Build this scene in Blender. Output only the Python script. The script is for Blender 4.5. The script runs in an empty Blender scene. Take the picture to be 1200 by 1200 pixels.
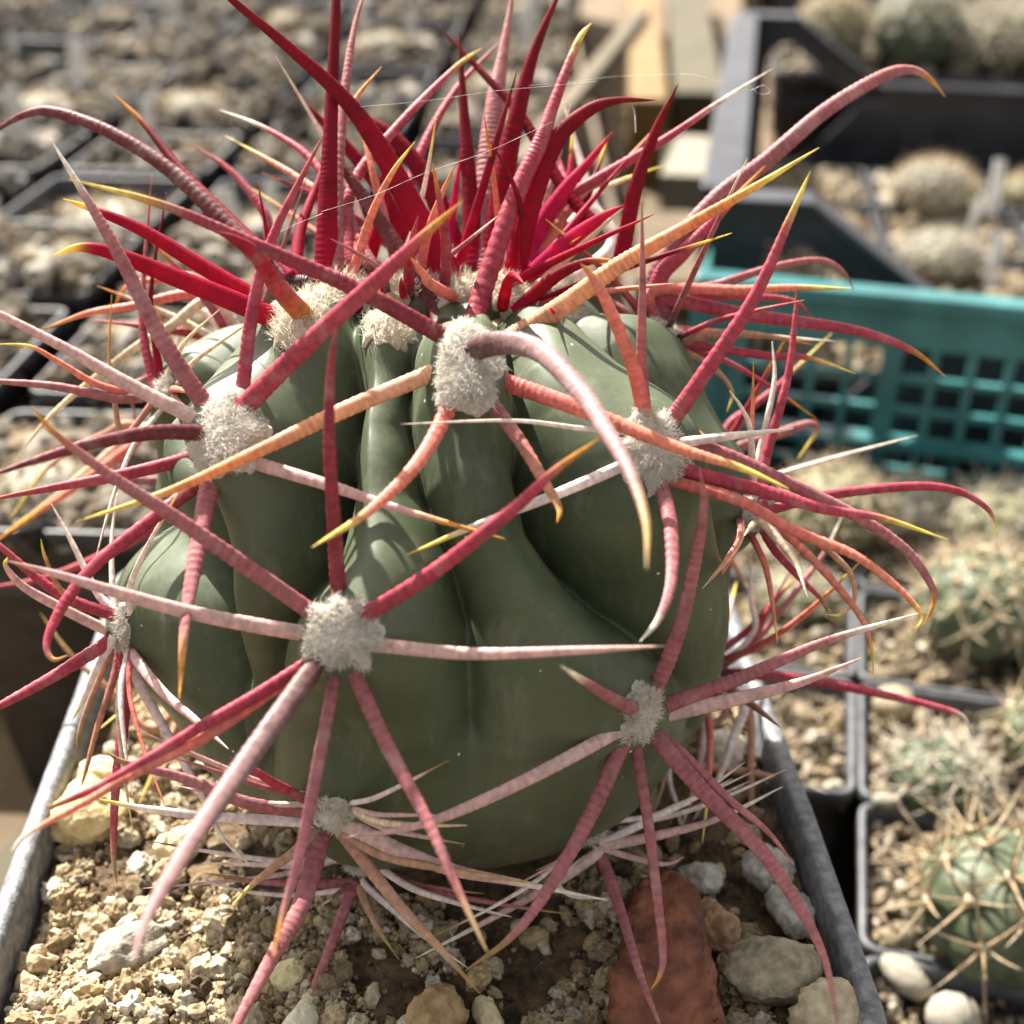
import bpy, math, random
import numpy as np
from mathutils import Vector, Matrix, noise
from mathutils.bvhtree import BVHTree

random.seed(7); np.random.seed(7)
scene = bpy.context.scene
COL = scene.collection

# ------------------------------------------------------------------ camera
PITCH = math.radians(30.6)
CAM = Vector((0.0099, -0.1579, 0.1393))
FPX = 1500.0                                   # focal length in 1200-px units
cam_d = bpy.data.cameras.new('camera')
cam = bpy.data.objects.new('camera', cam_d); COL.objects.link(cam)
cam.location = CAM
cam.rotation_euler = (math.pi / 2 - PITCH, 0, 0)
cam_d.sensor_width = 36; cam_d.lens = 36 * FPX / 1200
cam_d.clip_start = 0.005; cam_d.clip_end = 60
cam_d.dof.use_dof = True; cam_d.dof.focus_distance = 0.160; cam_d.dof.aperture_fstop = 18
scene.camera = cam
VF = Vector((0, math.cos(PITCH), -math.sin(PITCH)))
VU = Vector((0, math.sin(PITCH), math.cos(PITCH)))
VR = Vector((1, 0, 0))

# ------------------------------------------------------------------ light
SUN_EL, SUN_AZ = math.radians(47), math.atan2(-0.50, 0.86)   # azimuth from +y towards +x
sd = Vector((math.sin(SUN_AZ) * math.cos(SUN_EL), math.cos(SUN_AZ) * math.cos(SUN_EL), math.sin(SUN_EL)))
w = bpy.data.worlds.new('World'); scene.world = w; w.use_nodes = True
nt = w.node_tree; nt.nodes.clear()
sky = nt.nodes.new('ShaderNodeTexSky'); sky.sky_type = 'NISHITA'; sky.sun_disc = False
sky.sun_elevation = SUN_EL; sky.sun_rotation = SUN_AZ
sky.air_density = 1.0; sky.dust_density = 3.0; sky.ozone_density = 0.6
bg = nt.nodes.new('ShaderNodeBackground'); bg.inputs[1].default_value = 0.08
wo = nt.nodes.new('ShaderNodeOutputWorld')
hs = nt.nodes.new('ShaderNodeHueSaturation'); hs.inputs['Saturation'].default_value = 0.25      # hazy, milky sky
nt.links.new(sky.outputs[0], hs.inputs['Color']); 
wm = nt.nodes.new('ShaderNodeMix'); wm.data_type = 'RGBA'; wm.blend_type = 'MULTIPLY'; wm.inputs[0].default_value = 1
wm.inputs[7].default_value = (1.0, 0.965, 0.91, 1)                      # warm haze
nt.links.new(hs.outputs[0], wm.inputs[6]); nt.links.new(wm.outputs[2], bg.inputs[0]); nt.links.new(bg.outputs[0], wo.inputs[0])
sl = bpy.data.lights.new('sun', 'SUN'); sl.energy = 5.0; sl.angle = math.radians(0.6); sl.color = (1.0, 0.945, 0.86)
so = bpy.data.objects.new('sun', sl); COL.objects.link(so)
so.rotation_euler = sd.to_track_quat('Z', 'Y').to_euler(); so.location = sd * 3
vs = scene.view_settings
vs.view_transform = 'Standard'; vs.look = 'None'; vs.gamma = 1; vs.use_curve_mapping = False
vs.exposure = 1.88
scene.render.engine = 'CYCLES'
scene.cycles.use_denoising = True
scene.cycles.max_bounces = 8

# ------------------------------------------------------------------ helpers
def ray(x, y): return VF + VR * ((x - 600) / FPX) + VU * ((600 - y) / FPX)
def at(x, y, z):
    d = ray(x, y); return CAM + d * ((z - CAM.z) / d.z)
def atd(x, y, dep): return CAM + ray(x, y) * dep
def proj(p):
    q = Vector(p) - CAM; dep = q.dot(VF)
    return 600 + FPX * q.dot(VR) / dep, 600 - FPX * q.dot(VU) / dep, dep

def link(name, me, mat=None, parent=None, smooth=True, loc=None):
    o = bpy.data.objects.new(name, me); COL.objects.link(o)
    if mat and not me.materials: me.materials.append(mat)
    if smooth and len(me.polygons): me.polygons.foreach_set('use_smooth', [True] * len(me.polygons))
    if parent: o.parent = parent
    if loc is not None: o.location = loc
    return o
def tag(o, label=None, cat=None, group=None, kind=None):
    if label: o['label'] = label
    if cat: o['category'] = cat
    if group: o['group'] = group
    if kind: o['kind'] = kind
    return o
def empty(name, loc=(0, 0, 0), rz=0):
    o = bpy.data.objects.new(name, None); COL.objects.link(o); o.location = loc
    o.rotation_euler = (0, 0, rz); o.empty_display_size = 0.01
    return o
def mesh(name, v, f, cols=None):
    me = bpy.data.meshes.new(name)
    v = np.asarray(v, dtype=np.float32)
    me.from_pydata(v.tolist() if len(v) < 4000 else v, [], f if isinstance(f, list) else f.tolist())
    if cols is not None:
        ca = me.color_attributes.new('Col', 'FLOAT_COLOR', 'POINT')
        c = np.ones((len(v), 4), dtype=np.float32); c[:, :3] = cols
        ca.data.foreach_set('color', c.ravel())
    me.update()
    return me
class MB:
    """collects boxes and prisms into one mesh"""
    def __init__(s): s.v = []; s.f = []
    def box(s, c, d, M=None, bev=0.0):
        i = len(s.v); c = Vector(c); hx, hy, hz = d[0] / 2, d[1] / 2, d[2] / 2
        for z in (-hz, hz):
            for (x, y) in ((-hx, -hy), (hx, -hy), (hx, hy), (-hx, hy)):
                p = Vector((x, y, z))
                s.v.append(tuple(c + (M @ p if M else p)))
        for q in ((3, 2, 1, 0), (4, 5, 6, 7), (0, 1, 5, 4), (1, 2, 6, 5), (2, 3, 7, 6), (3, 0, 4, 7)):
            s.f.append([i + k for k in q])
        return s
    def prism(s, pts, y0, y1):
        """polygon in the x-z plane extruded along y"""
        i = len(s.v); n = len(pts)
        for y in (y0, y1): s.v += [(p[0], y, p[1]) for p in pts]
        s.f.append([i + k for k in range(n)]); s.f.append([i + n + n - 1 - k for k in range(n)])
        for k in range(n):
            k2 = (k + 1) % n; s.f.append([i + k2, i + k, i + n + k, i + n + k2])
        return s
    def build(s, name, mat, parent=None, smooth=False, bevel=0.0, loc=None):
        o = link(name, mesh(name, s.v, s.f), mat, parent, smooth, loc)
        if bevel:
            m = o.modifiers.new('bevel', 'BEVEL'); m.width = bevel; m.segments = 2; m.limit_method = 'ANGLE'
        return o

# ------------------------------------------------------------------ materials
def new_mat(name):
    m = bpy.data.materials.new(name); m.use_nodes = True
    n = m.node_tree; b = n.nodes['Principled BSDF']
    return m, n, b
def nnode(n, t, **kw):
    x = n.nodes.new(t)
    for k, v in kw.items():
        if k in x.inputs: x.inputs[k].default_value = v
        else: setattr(x, k, v)
    return x
def ramp(n, fac, stops):
    r = n.nodes.new('ShaderNodeValToRGB'); e = r.color_ramp.elements
    while len(e) < len(stops): e.new(0.5)
    for k, (p, c) in enumerate(stops): e[k].position = p; e[k].color = (*c, 1)
    n.links.new(fac, r.inputs[0]); return r.outputs[0]
def bump(n, b, h, strength, dist):
    k = nnode(n, 'ShaderNodeBump', Strength=strength, Distance=dist)
    n.links.new(h, k.inputs['Height']); n.links.new(k.outputs[0], b.inputs['Normal']); return k
def mix(n, a, c, fac, blend='MIX'):
    x = n.nodes.new('ShaderNodeMix'); x.data_type = 'RGBA'; x.blend_type = blend
    for s, val in ((6, a), (7, c), (0, fac)):
        if hasattr(val, 'links') or hasattr(val, 'is_linked'): n.links.new(val, x.inputs[s])
        else: x.inputs[s].default_value = val if s == 0 else (*val, 1)
    return x.outputs[2]
def noisy(name, c1, c2, scale, rough=0.8, bstr=0.4, bdist=0.0005, detail=6, spec=0.3, c3=None, bscale=None):
    m, n, b = new_mat(name)
    tc = nnode(n, 'ShaderNodeTexCoord'); ns = nnode(n, 'ShaderNodeTexNoise', Scale=scale, Detail=detail)
    n.links.new(tc.outputs['Object'], ns.inputs['Vector'])
    st = [(0.35, c1), (0.65, c2)] if c3 is None else [(0.3, c1), (0.52, c2), (0.7, c3)]
    n.links.new(ramp(n, ns.outputs[0], st), b.inputs['Base Color'])
    b.inputs['Roughness'].default_value = rough; b.inputs['Specular IOR Level'].default_value = spec
    n2 = nnode(n, 'ShaderNodeTexNoise', Scale=bscale or scale * 3, Detail=5)
    n.links.new(tc.outputs['Object'], n2.inputs['Vector'])
    bump(n, b, n2.outputs[0], bstr, bdist)
    return m
def attr_mat(name, rough, scale, bstr, bdist, sss=0.0, spec=0.3, trans=0.0, lo=0.7, hi=1.25, radius=(0.002, 0.0006, 0.0004), bloom=0.0):
    m, n, b = new_mat(name)
    a = nnode(n, 'ShaderNodeAttribute', attribute_name='Col')
    tc = nnode(n, 'ShaderNodeTexCoord'); ns = nnode(n, 'ShaderNodeTexNoise', Scale=scale, Detail=5)
    n.links.new(tc.outputs['Object'], ns.inputs['Vector'])
    k = ramp(n, ns.outputs[0], [(0.3, (lo, lo, lo)), (0.7, (hi, hi, hi))])
    col = mix(n, a.outputs['Color'], k, 1.0, 'MULTIPLY')
    if bloom:
        nb = nnode(n, 'ShaderNodeTexNoise', Scale=230, Detail=6, Roughness=0.7); n.links.new(tc.outputs['Object'], nb.inputs['Vector'])
        col = mix(n, col, (0.50, 0.40, 0.37), ramp(n, nb.outputs[0], [(0.50, (0, 0, 0)), (0.74, (bloom, bloom, bloom))]))
    n.links.new(col, b.inputs['Base Color'])
    b.inputs['Roughness'].default_value = rough; b.inputs['Specular IOR Level'].default_value = spec
    if sss:
        b.inputs['Subsurface Weight'].default_value = sss
        b.inputs['Subsurface Radius'].default_value = (1, 1, 1)
        b.inputs['Subsurface Radius'].default_value = radius
        b.inputs['Subsurface Scale'].default_value = 1.0
    bump(n, b, ns.outputs[0], bstr, bdist)
    if trans:
        t = nnode(n, 'ShaderNodeBsdfTranslucent'); n.links.new(col, t.inputs['Color'])
        mx = nnode(n, 'ShaderNodeMixShader'); mx.inputs[0].default_value = trans
        n.links.new(b.outputs[0], mx.inputs[1]); n.links.new(t.outputs[0], mx.inputs[2])
        n.links.new(mx.outputs[0], n.nodes['Material Output'].inputs[0])
    return m

M = {}
M['spine'] = attr_mat('spine_horn', 0.5, 1100, 0.4, 0.0003, sss=0.0, spec=0.3, trans=0.22, lo=0.74, hi=1.22, bloom=0.38)
M['young'] = attr_mat('young_spine_horn', 0.5, 700, 0.25, 0.0002, sss=0.0, spec=0.22, trans=0.55, lo=0.85, hi=1.15)
M['wool'] = attr_mat('areole_wool', 0.95, 1500, 0.5, 0.0004, spec=0.05, trans=0.38, lo=0.86, hi=1.08)
M['grit'] = attr_mat('soil_crumbs', 0.92, 1400, 0.7, 0.0004, spec=0.15, lo=0.6, hi=1.3)
M['gravel'] = attr_mat('bench_gravel', 0.9, 500, 0.6, 0.0006, spec=0.2, lo=0.65, hi=1.3)
M['soil_bed'] = noisy('damp_soil', (0.03, 0.02, 0.013), (0.15, 0.10, 0.055), 350, 0.95, 1.0, 0.0012)
M['silk'] = noisy('spider_silk', (0.8, 0.8, 0.8), (0.9, 0.9, 0.9), 100, 0.4)

def body_mat():
    m, n, b = new_mat('cactus_skin')
    tc = nnode(n, 'ShaderNodeTexCoord')
    ns = nnode(n, 'ShaderNodeTexNoise', Scale=70, Detail=5, Roughness=0.55)
    n.links.new(tc.outputs['Object'], ns.inputs['Vector'])
    base = ramp(n, ns.outputs[0], [(0.3, (0.042, 0.058, 0.028)), (0.55, (0.060, 0.080, 0.040)), (0.75, (0.092, 0.112, 0.062))])
    # pale waxy bloom in soft patches
    n2 = nnode(n, 'ShaderNodeTexNoise', Scale=28, Detail=3)
    n.links.new(tc.outputs['Object'], n2.inputs['Vector'])
    bl = ramp(n, n2.outputs[0], [(0.48, (0, 0, 0)), (0.72, (0.45, 0.45, 0.45))])
    c = mix(n, base, (0.16, 0.175, 0.12), bl)
    # corky brown skin low on the stem
    sx = nnode(n, 'ShaderNodeSeparateXYZ'); n.links.new(tc.outputs['Object'], sx.inputs[0])
    n3 = nnode(n, 'ShaderNodeTexNoise', Scale=130, Detail=4); n.links.new(tc.outputs['Object'], n3.inputs['Vector'])
    ad = nnode(n, 'ShaderNodeMath', operation='MULTIPLY_ADD'); n.links.new(n3.outputs[0], ad.inputs[0])
    ad.inputs[1].default_value = -0.012; n.links.new(sx.outputs['Z'], ad.inputs[2])
    mr = nnode(n, 'ShaderNodeMapRange'); n.links.new(ad.outputs[0], mr.inputs[0])
    mr.inputs[1].default_value = -0.002; mr.inputs[2].default_value = 0.012; mr.inputs[3].default_value = 0.9; mr.inputs[4].default_value = 0.0
    c = mix(n, c, (0.17, 0.115, 0.075), mr.outputs[0])
    # fine pores and dull dusty smears
    po = nnode(n, 'ShaderNodeTexVoronoi', Scale=1500); n.links.new(tc.outputs['Object'], po.inputs['Vector'])
    c = mix(n, c, ramp(n, po.outputs['Distance'], [(0.05, (1.35, 1.35, 1.3)), (0.35, (0.94, 0.94, 0.94))]), 0.5, 'MULTIPLY')
    sm_ = nnode(n, 'ShaderNodeMapping'); sm_.inputs['Scale'].default_value = (1, 1, 0.25); n.links.new(tc.outputs['Object'], sm_.inputs['Vector'])
    ds = nnode(n, 'ShaderNodeTexNoise', Scale=210, Detail=8, Roughness=0.75); n.links.new(sm_.outputs[0], ds.inputs['Vector'])
    c = mix(n, c, (0.20, 0.19, 0.15), ramp(n, ds.outputs[0], [(0.52, (0, 0, 0)), (0.75, (0.5, 0.5, 0.5))]))
    # tiny white specks of dust
    vo = nnode(n, 'ShaderNodeTexVoronoi', Scale=330); n.links.new(tc.outputs['Object'], vo.inputs['Vector'])
    spk = ramp(n, vo.outputs['Distance'], [(0.045, (1, 1, 1)), (0.075, (0, 0, 0))])
    n4 = nnode(n, 'ShaderNodeTexNoise', Scale=160, Detail=2); n.links.new(tc.outputs['Object'], n4.inputs['Vector'])
    msk = ramp(n, n4.outputs[0], [(0.53, (0, 0, 0)), (0.58, (1, 1, 1))])
    spm = mix(n, spk, msk, 1.0, 'MULTIPLY')
    c = mix(n, c, (0.6, 0.58, 0.5), spm)
    n.links.new(c, b.inputs['Base Color'])
    n.links.new(ramp(n, ds.outputs[0], [(0.35, (0.40, 0.40, 0.40)), (0.65, (0.64, 0.64, 0.64))]), b.inputs['Roughness'])
    b.inputs['Roughness'].default_value = 0.44; b.inputs['Specular IOR Level'].default_value = 0.36
    b.inputs['Subsurface Weight'].default_value = 0.12
    b.inputs['Subsurface Radius'].default_value = (0.0012, 0.002, 0.0006); b.inputs['Subsurface Scale'].default_value = 1.0
    n5 = nnode(n, 'ShaderNodeTexNoise', Scale=420, Detail=4); n.links.new(tc.outputs['Object'], n5.inputs['Vector'])
    bump(n, b, n5.outputs[0], 0.12, 0.0004)
    return m
M['body'] = body_mat()
def plastic(name, c1, c2, scale=260, rough=0.5, bstr=0.35):
    return noisy(name, c1, c2, scale, rough, bstr, 0.00035, 6, 0.45)
M['pot'] = plastic('grey_pot_plastic', (0.085, 0.088, 0.095), (0.20, 0.205, 0.215), 600, 0.55, 0.6)
M['blackpot'] = plastic('black_pot_plastic', (0.018, 0.018, 0.02), (0.04, 0.04, 0.045), 200, 0.45)
M['greypot'] = plastic('dusty_pot_plastic', (0.04, 0.042, 0.048), (0.09, 0.093, 0.1), 200, 0.5)
M['crate'] = plastic('black_crate_plastic', (0.012, 0.012, 0.016), (0.03, 0.03, 0.038), 60, 0.38)
M['teal'] = plastic('teal_crate_plastic', (0.018, 0.10, 0.104), (0.038, 0.165, 0.168), 60, 0.4)
M['wood'] = noisy('weathered_wood', (0.075, 0.05, 0.028), (0.16, 0.112, 0.062), 40, 0.85, 0.6, 0.001)
M['yellow_wood'] = noisy('yellow_wood', (0.13, 0.078, 0.018), (0.18, 0.11, 0.032), 50, 0.7, 0.4, 0.0006)
M['olive_board'] = noisy('olive_board', (0.05, 0.041, 0.02), (0.078, 0.063, 0.032), 40, 0.75, 0.4, 0.0006)
M['cream'] = noisy('cream_block', (0.17, 0.152, 0.115), (0.24, 0.215, 0.165), 60, 0.8)
M['tagw'] = noisy('plant_label_plastic', (0.40, 0.38, 0.35), (0.60, 0.58, 0.54), 90, 0.6, 0.1)

# ------------------------------------------------------------------ setting: bench of boards
BZ = -0.105
bench = empty('bench_top'); bench['kind'] = 'structure'
for k in range(26):
    x = -1.75 + k * 0.146
    b = MB().box((0, 0, 0), (0.138, 3.2, 0.022)).build('board', M['wood'], bench, bevel=0.003, loc=(x + 0.03 * math.sin(k * 2.1) * 0.03, 1.2, BZ - 0.011 - 0.001 * (k % 3)))
ground = link('ground', mesh('ground', [(-8, -6, -0.9), (8, -6, -0.9), (8, 14, -0.9), (-8, 14, -0.9)], [[0, 1, 2, 3]]),
              noisy('earth', (0.10, 0.08, 0.055), (0.2, 0.16, 0.11), 6, 0.95)); ground['kind'] = 'structure'

# ------------------------------------------------------------------ pebbles
def ico(sub):
    import bmesh
    bm = bmesh.new(); bmesh.ops.create_icosphere(bm, subdivisions=sub, radius=1.0)
    v = np.array([x.co[:] for x in bm.verts]); f = np.array([[q.index for q in x.verts] for x in bm.faces]); bm.free()
    return v, f
ICO1, ICO2, ICO3 = ico(1), ico(2), ico(4); ICO_C = ico(3)
def rand_rot(n, rng):
    q = rng.normal(size=(n, 4)); q /= np.linalg.norm(q, axis=1)[:, None]
    w_, x, y, z = q.T
    return np.stack([1-2*(y*y+z*z), 2*(x*y-z*w_), 2*(x*z+y*w_), 2*(x*y+z*w_), 1-2*(x*x+z*z), 2*(y*z-x*w_), 2*(x*z-y*w_), 2*(y*z+x*w_), 1-2*(x*x+y*y)], 1).reshape(n, 3, 3)
def pebbles(pos, size, cols, rng, tpl, jit=0.22, flat=0.75):
    v, f = tpl; n = len(pos); m = len(v)
    sc = np.stack([rng.uniform(0.75, 1.3, n), rng.uniform(0.65, 1.0, n), rng.uniform(0.5, flat + 0.15, n)], 1) * size[:, None]
    rad = 1 + rng.uniform(-jit, jit, (n, m, 1))
    V = v[None] * rad * sc[:, None, :]
    V = np.einsum('nij,nmj->nmi', rand_rot(n, rng), V) + pos[:, None, :]
    Fc = f[None] + (np.arange(n) * m)[:, None, None]
    Cc = np.repeat(cols[:, None, :], m, 1) * rng.uniform(0.9, 1.1, (n, m, 1))
    return V.reshape(-1, 3), Fc.reshape(-1, 3), Cc.reshape(-1, 3)
def join(parts):
    V, Fa, Cc, o = [], [], [], 0
    for v, f, c in parts: V.append(v); Fa.append(f + o); Cc.append(c); o += len(v)
    return np.concatenate(V), np.concatenate(Fa), np.concatenate(Cc)
def palette(n, rng, pal, wts):
    k = rng.choice(len(pal), n, p=np.array(wts) / sum(wts))
    return np.array(pal)[k] * rng.uniform(0.75, 1.2, (n, 1))

# ------------------------------------------------------------------ main pot (square, grey plastic)
POT_C = Vector((-0.0045, -0.003, 0)); POT_YAW = math.radians(3.5); PS = 0.1165; RIMZ = 0.0045
def rounded_square(half, r, n=6):
    pts = []
    for cx, cy, a0 in ((1, 1, 0), (-1, 1, 90), (-1, -1, 180), (1, -1, 270)):
        for k in range(n + 1):
            a = math.radians(a0 + 90 * k / n)
            pts.append((cx * (half - r) + r * math.cos(a), cy * (half - r) + r * math.sin(a)))
    return pts
def shell(prof, n=6, sub=1):
    """prof: list of (half, corner radius, z) loops -> closed surface strip"""
    v, f = [], []
    L = None
    for (h, r, z) in prof:
        p = rounded_square(h, r, n); pp = []
        for i in range(len(p)):
            a, b = p[i], p[(i + 1) % len(p)]
            for s in range(sub): pp.append((a[0] + (b[0] - a[0]) * s / sub, a[1] + (b[1] - a[1]) * s / sub))
        L = len(pp); v += [(x, y, z) for x, y in pp]
    for k in range(len(prof) - 1):
        for i in range(L):
            j = (i + 1) % L
            f.append([k * L + i, k * L + j, (k + 1) * L + j, (k + 1) * L + i])
    return v, f, L
h0 = PS / 2
prof = [(h0 - 0.0115, 0.006, BZ + 0.0005), (h0 - 0.0025, 0.006, RIMZ - 0.014), (h0 - 0.0022, 0.006, RIMZ - 0.0075), (h0, 0.006, RIMZ - 0.007), (h0, 0.006, RIMZ - 0.0008), (h0 - 0.0006, 0.006, RIMZ - 0.0001),
        (h0 - 0.0022, 0.005, RIMZ), (h0 - 0.0028, 0.005, RIMZ - 0.0006), (h0 - 0.0030, 0.005, RIMZ - 0.002), (h0 - 0.0034, 0.005, RIMZ - 0.012), (h0 - 0.012, 0.005, BZ + 0.003)]
v, f, L = shell(prof, 6, 3)
for i, p in enumerate(v):       # slight unevenness of the thin plastic rim
    a = noise.noise(Vector((p[0] * 60, p[1] * 60, 3.1))) * 0.0006 * (1 if p[2] > RIMZ - 0.02 else 0)
    v[i] = (p[0] + a, p[1] + a * 0.6, p[2] + 0.5 * a)
f.append(list(range(L - 1, -1, -1))); f.append(list(range((len(prof) - 1) * L, len(prof) * L)))
pot = empty('plant_pot', (POT_C.x, POT_C.y, 0), POT_YAW)
tag(pot, 'large square grey plastic pot with a scuffed rim holding the big red-spined cactus', 'plant pot')
walls = link('pot_wall', mesh('pot_wall', v, f), M['pot'], pot)

# ------------------------------------------------------------------ cactus stem
ZC, RA, BU, BL_, NEXP = 0.037, 0.0430, 0.0415, 0.039, 2.35
def base_r(phi):
    s, c = abs(math.sin(phi)), math.cos(phi)
    b = BU if c > 0 else BL_
    return ((s / RA) ** NEXP + (abs(c) / b) ** NEXP) ** (-1 / NEXP)
def dirv(az, phi): return Vector((math.sin(az) * math.sin(phi), -math.cos(az) * math.sin(phi), math.cos(phi)))
CTR = Vector((0, 0, ZC))
def hit_base(px, py):
    """where the pixel's ray meets the smooth stem (or passes it closest)"""
    d = ray(px, py).normalized(); s = 0.09; best = (9, None)
    while s < 0.27:
        p = CAM + d * s - CTR; r = p.length; phi = math.acos(max(-1, min(1, p.z / r)))
        g = r - base_r(phi)
        if g < best[0]: best = (g, p.copy())
        if g < 0: break
        s += 0.0004
    p = best[1]; return p.normalized()
FUR = [  # furrow lines traced between the ribs, as seen
    [(500, 335), (473, 400), (470, 470), (488, 560), (528, 650), (552, 740), (556, 870), (560, 1015)],
    [(590, 345), (608, 420), (632, 520), (655, 610), (700, 675), (752, 735), (800, 790), (828, 870)],
    [(420, 345), (392, 420), (368, 540), (348, 660), (308, 750), (290, 830), (300, 900), (325, 970)],
    [(330, 350), (262, 410), (222, 470), (212, 560), (208, 640), (228, 730), (250, 810), (272, 890)],
    [(640, 335), (715, 385), (785, 450), (828, 530), (858, 620), (872, 720), (865, 800)],
]
fur3 = [[hit_base(*p) for p in L_] for L_ in FUR]
for az in (112, 150, 188, 226, 262):
    fur3.append([dirv(math.radians(az + 14 * math.sin(k * 0.35)), math.radians(12 + 13 * k)) for k in range(11)])
fur3.append([dirv(math.radians(85), math.radians(p)) for p in (75, 95, 115, 135)])
AREO = {  # name: (px, py, wool radius mm)
    'A1': (550, 428, 6.7), 'A2': (264, 510, 6.4), 'A3': (767, 526, 6.0), 'A4': (400, 741, 5.7), 'A5': (752, 835, 4.7),
    'A6': (140, 735, 3.6), 'A7': (388, 955, 3.9), 'A7b': (415, 1036, 3.0), 'A8': (706, 998, 2.8), 'A9': (884, 600, 3.2), 'A12': (190, 455, 2.8),
    'A10': (350, 374, 5.0), 'K1': (455, 385, 4.4), 'K2': (540, 345, 5.2), 'K3': (600, 348, 5.0), 'K4': (400, 342, 5.4), 'K5': (470, 338, 5.2), 'K6': (655, 320, 5.0), 'K7': (575, 312, 5.0), 'K8': (712, 312, 4.6), 'K9': (510, 316, 5.2)}
adir = {k: hit_base(a[0], a[1]) for k, a in AREO.items()}
adir['B1'] = dirv(math.radians(112), math.radians(48))   # shoulder areoles on the far side
adir['B2'] = dirv(math.radians(118), math.radians(92))
adir['B3'] = dirv(math.radians(-118), math.radians(50))
adir['B4'] = dirv(math.radians(-125), math.radians(88))
adir['B5'] = dirv(math.radians(160), math.radians(38))
adir['B6'] = dirv(math.radians(-160), math.radians(38))
adir['B7'] = dirv(math.radians(92), math.radians(118))
adir['B8'] = dirv(math.radians(-110), math.radians(120))
for k in ('B1', 'B2', 'B3', 'B4', 'B5', 'B6', 'B7', 'B8'): AREO[k] = (0, 0, 4.0)

NA, NP = 560, 280
az = np.linspace(0, 2 * np.pi, NA, endpoint=False); ph = np.linspace(0.015, np.pi - 0.25, NP)
PH, AZ = np.meshgrid(ph, az, indexing='ij')
U = np.stack([np.sin(AZ) * np.sin(PH), -np.cos(AZ) * np.sin(PH), np.cos(PH)], -1).reshape(-1, 3)
br = np.array([base_r(p) for p in ph]); R = np.repeat(br, NA)
def seg_dist(P, a, b):
    a = np.array(a); b = np.array(b); ab = b - a
    t = np.clip(((P - a) @ ab) / (ab @ ab + 1e-12), 0, 1)
    return np.linalg.norm(P - (a + t[:, None] * ab), axis=1)
dmin = np.full(len(U), 9.0)
for L_ in fur3:
    d = np.full(len(U), 9.0)
    for a, b in zip(L_[:-1], L_[1:]): d = np.minimum(d, seg_dist(U, a, b))
    dmin = np.minimum(dmin, d)
phi_f = PH.ravel()
dep = 0.0112 * np.clip((2.2 - phi_f) / 1.15, 0.14, 1) * np.clip(phi_f / 0.35, 0.2, 1)
wid = 0.21 * np.clip(phi_f / 0.6, 0.45, 1)
s = np.clip(dmin / wid, 0, 1)
H = dep * (np.power(np.clip(1 - (1 - s) ** 2, 0, 1), 0.62) - 1)
for k, a in AREO.items():
    if k.startswith('K'): continue
    d2 = np.linalg.norm(U - np.array(adir[k]), axis=1)
    amp = 0.0052 if k in ('A1', 'A2', 'A3', 'A4', 'A6', 'A9', 'A12', 'A10') else 0.0022
    if k in ('A7', 'A7b', 'A8'): amp = 0.001
    H += amp * np.exp(-(d2 / 0.2) ** 2)
    # hollow chin below each areole
    below = np.array(adir[k]) + np.array((0, 0, -0.33)); below /= np.linalg.norm(below)
    H -= 0.25 * amp * np.exp(-(np.linalg.norm(U - below, axis=1) / 0.12) ** 2)
H -= 0.004 * np.exp(-(phi_f / 0.22) ** 2)
for L_, am, wd_ in (([(392, 440), (365, 560), (345, 660)], 0.0050, 0.16), ([(640, 545), (690, 640), (735, 700)], 0.0034, 0.12), ([(228, 600), (235, 700), (262, 800)], 0.0028, 0.12), ([(150, 560), (170, 610), (205, 640)], 0.0062, 0.13), ([(885, 660), (870, 690)], 0.0035, 0.09)):
    L_ = [hit_base(*p) for p in L_]; d = np.full(len(U), 9.0)
    for a, b in zip(L_[:-1], L_[1:]): d = np.minimum(d, seg_dist(U, a, b))
    H -= am * np.exp(-(d / wd_) ** 2)
lump = np.array([noise.noise(Vector(x) * 3.1) for x in U]) * 0.0009 + np.array([noise.noise(Vector(x) * 9) for x in U]) * 0.00022
V = U * (R + H + lump)[:, None] + np.array(CTR)
faces = []
for i in range(NP - 1):
    for j in range(NA):
        j2 = (j + 1) % NA
        faces.append([i * NA + j, (i + 1) * NA + j, (i + 1) * NA + j2, i * NA + j2])
faces.append([j for j in range(NA)]); faces.append([(NP - 1) * NA + j for j in range(NA - 1, -1, -1)])
cactus = empty('cactus', (0, 0, 0))
tag(cactus, 'large green barrel cactus with long red spines in the grey pot', 'cactus')
stem = link('stem', mesh('stem', V, faces), M['body'], cactus)
bvh = BVHTree.FromPolygons(V.tolist(), faces)
def cast(px, py):
    d = ray(px, py); hp, nn, _, dist = bvh.ray_cast(CAM, d.normalized())
    if hp is None: return None, None, None
    return hp, nn, (hp - CAM).dot(VF)

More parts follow.
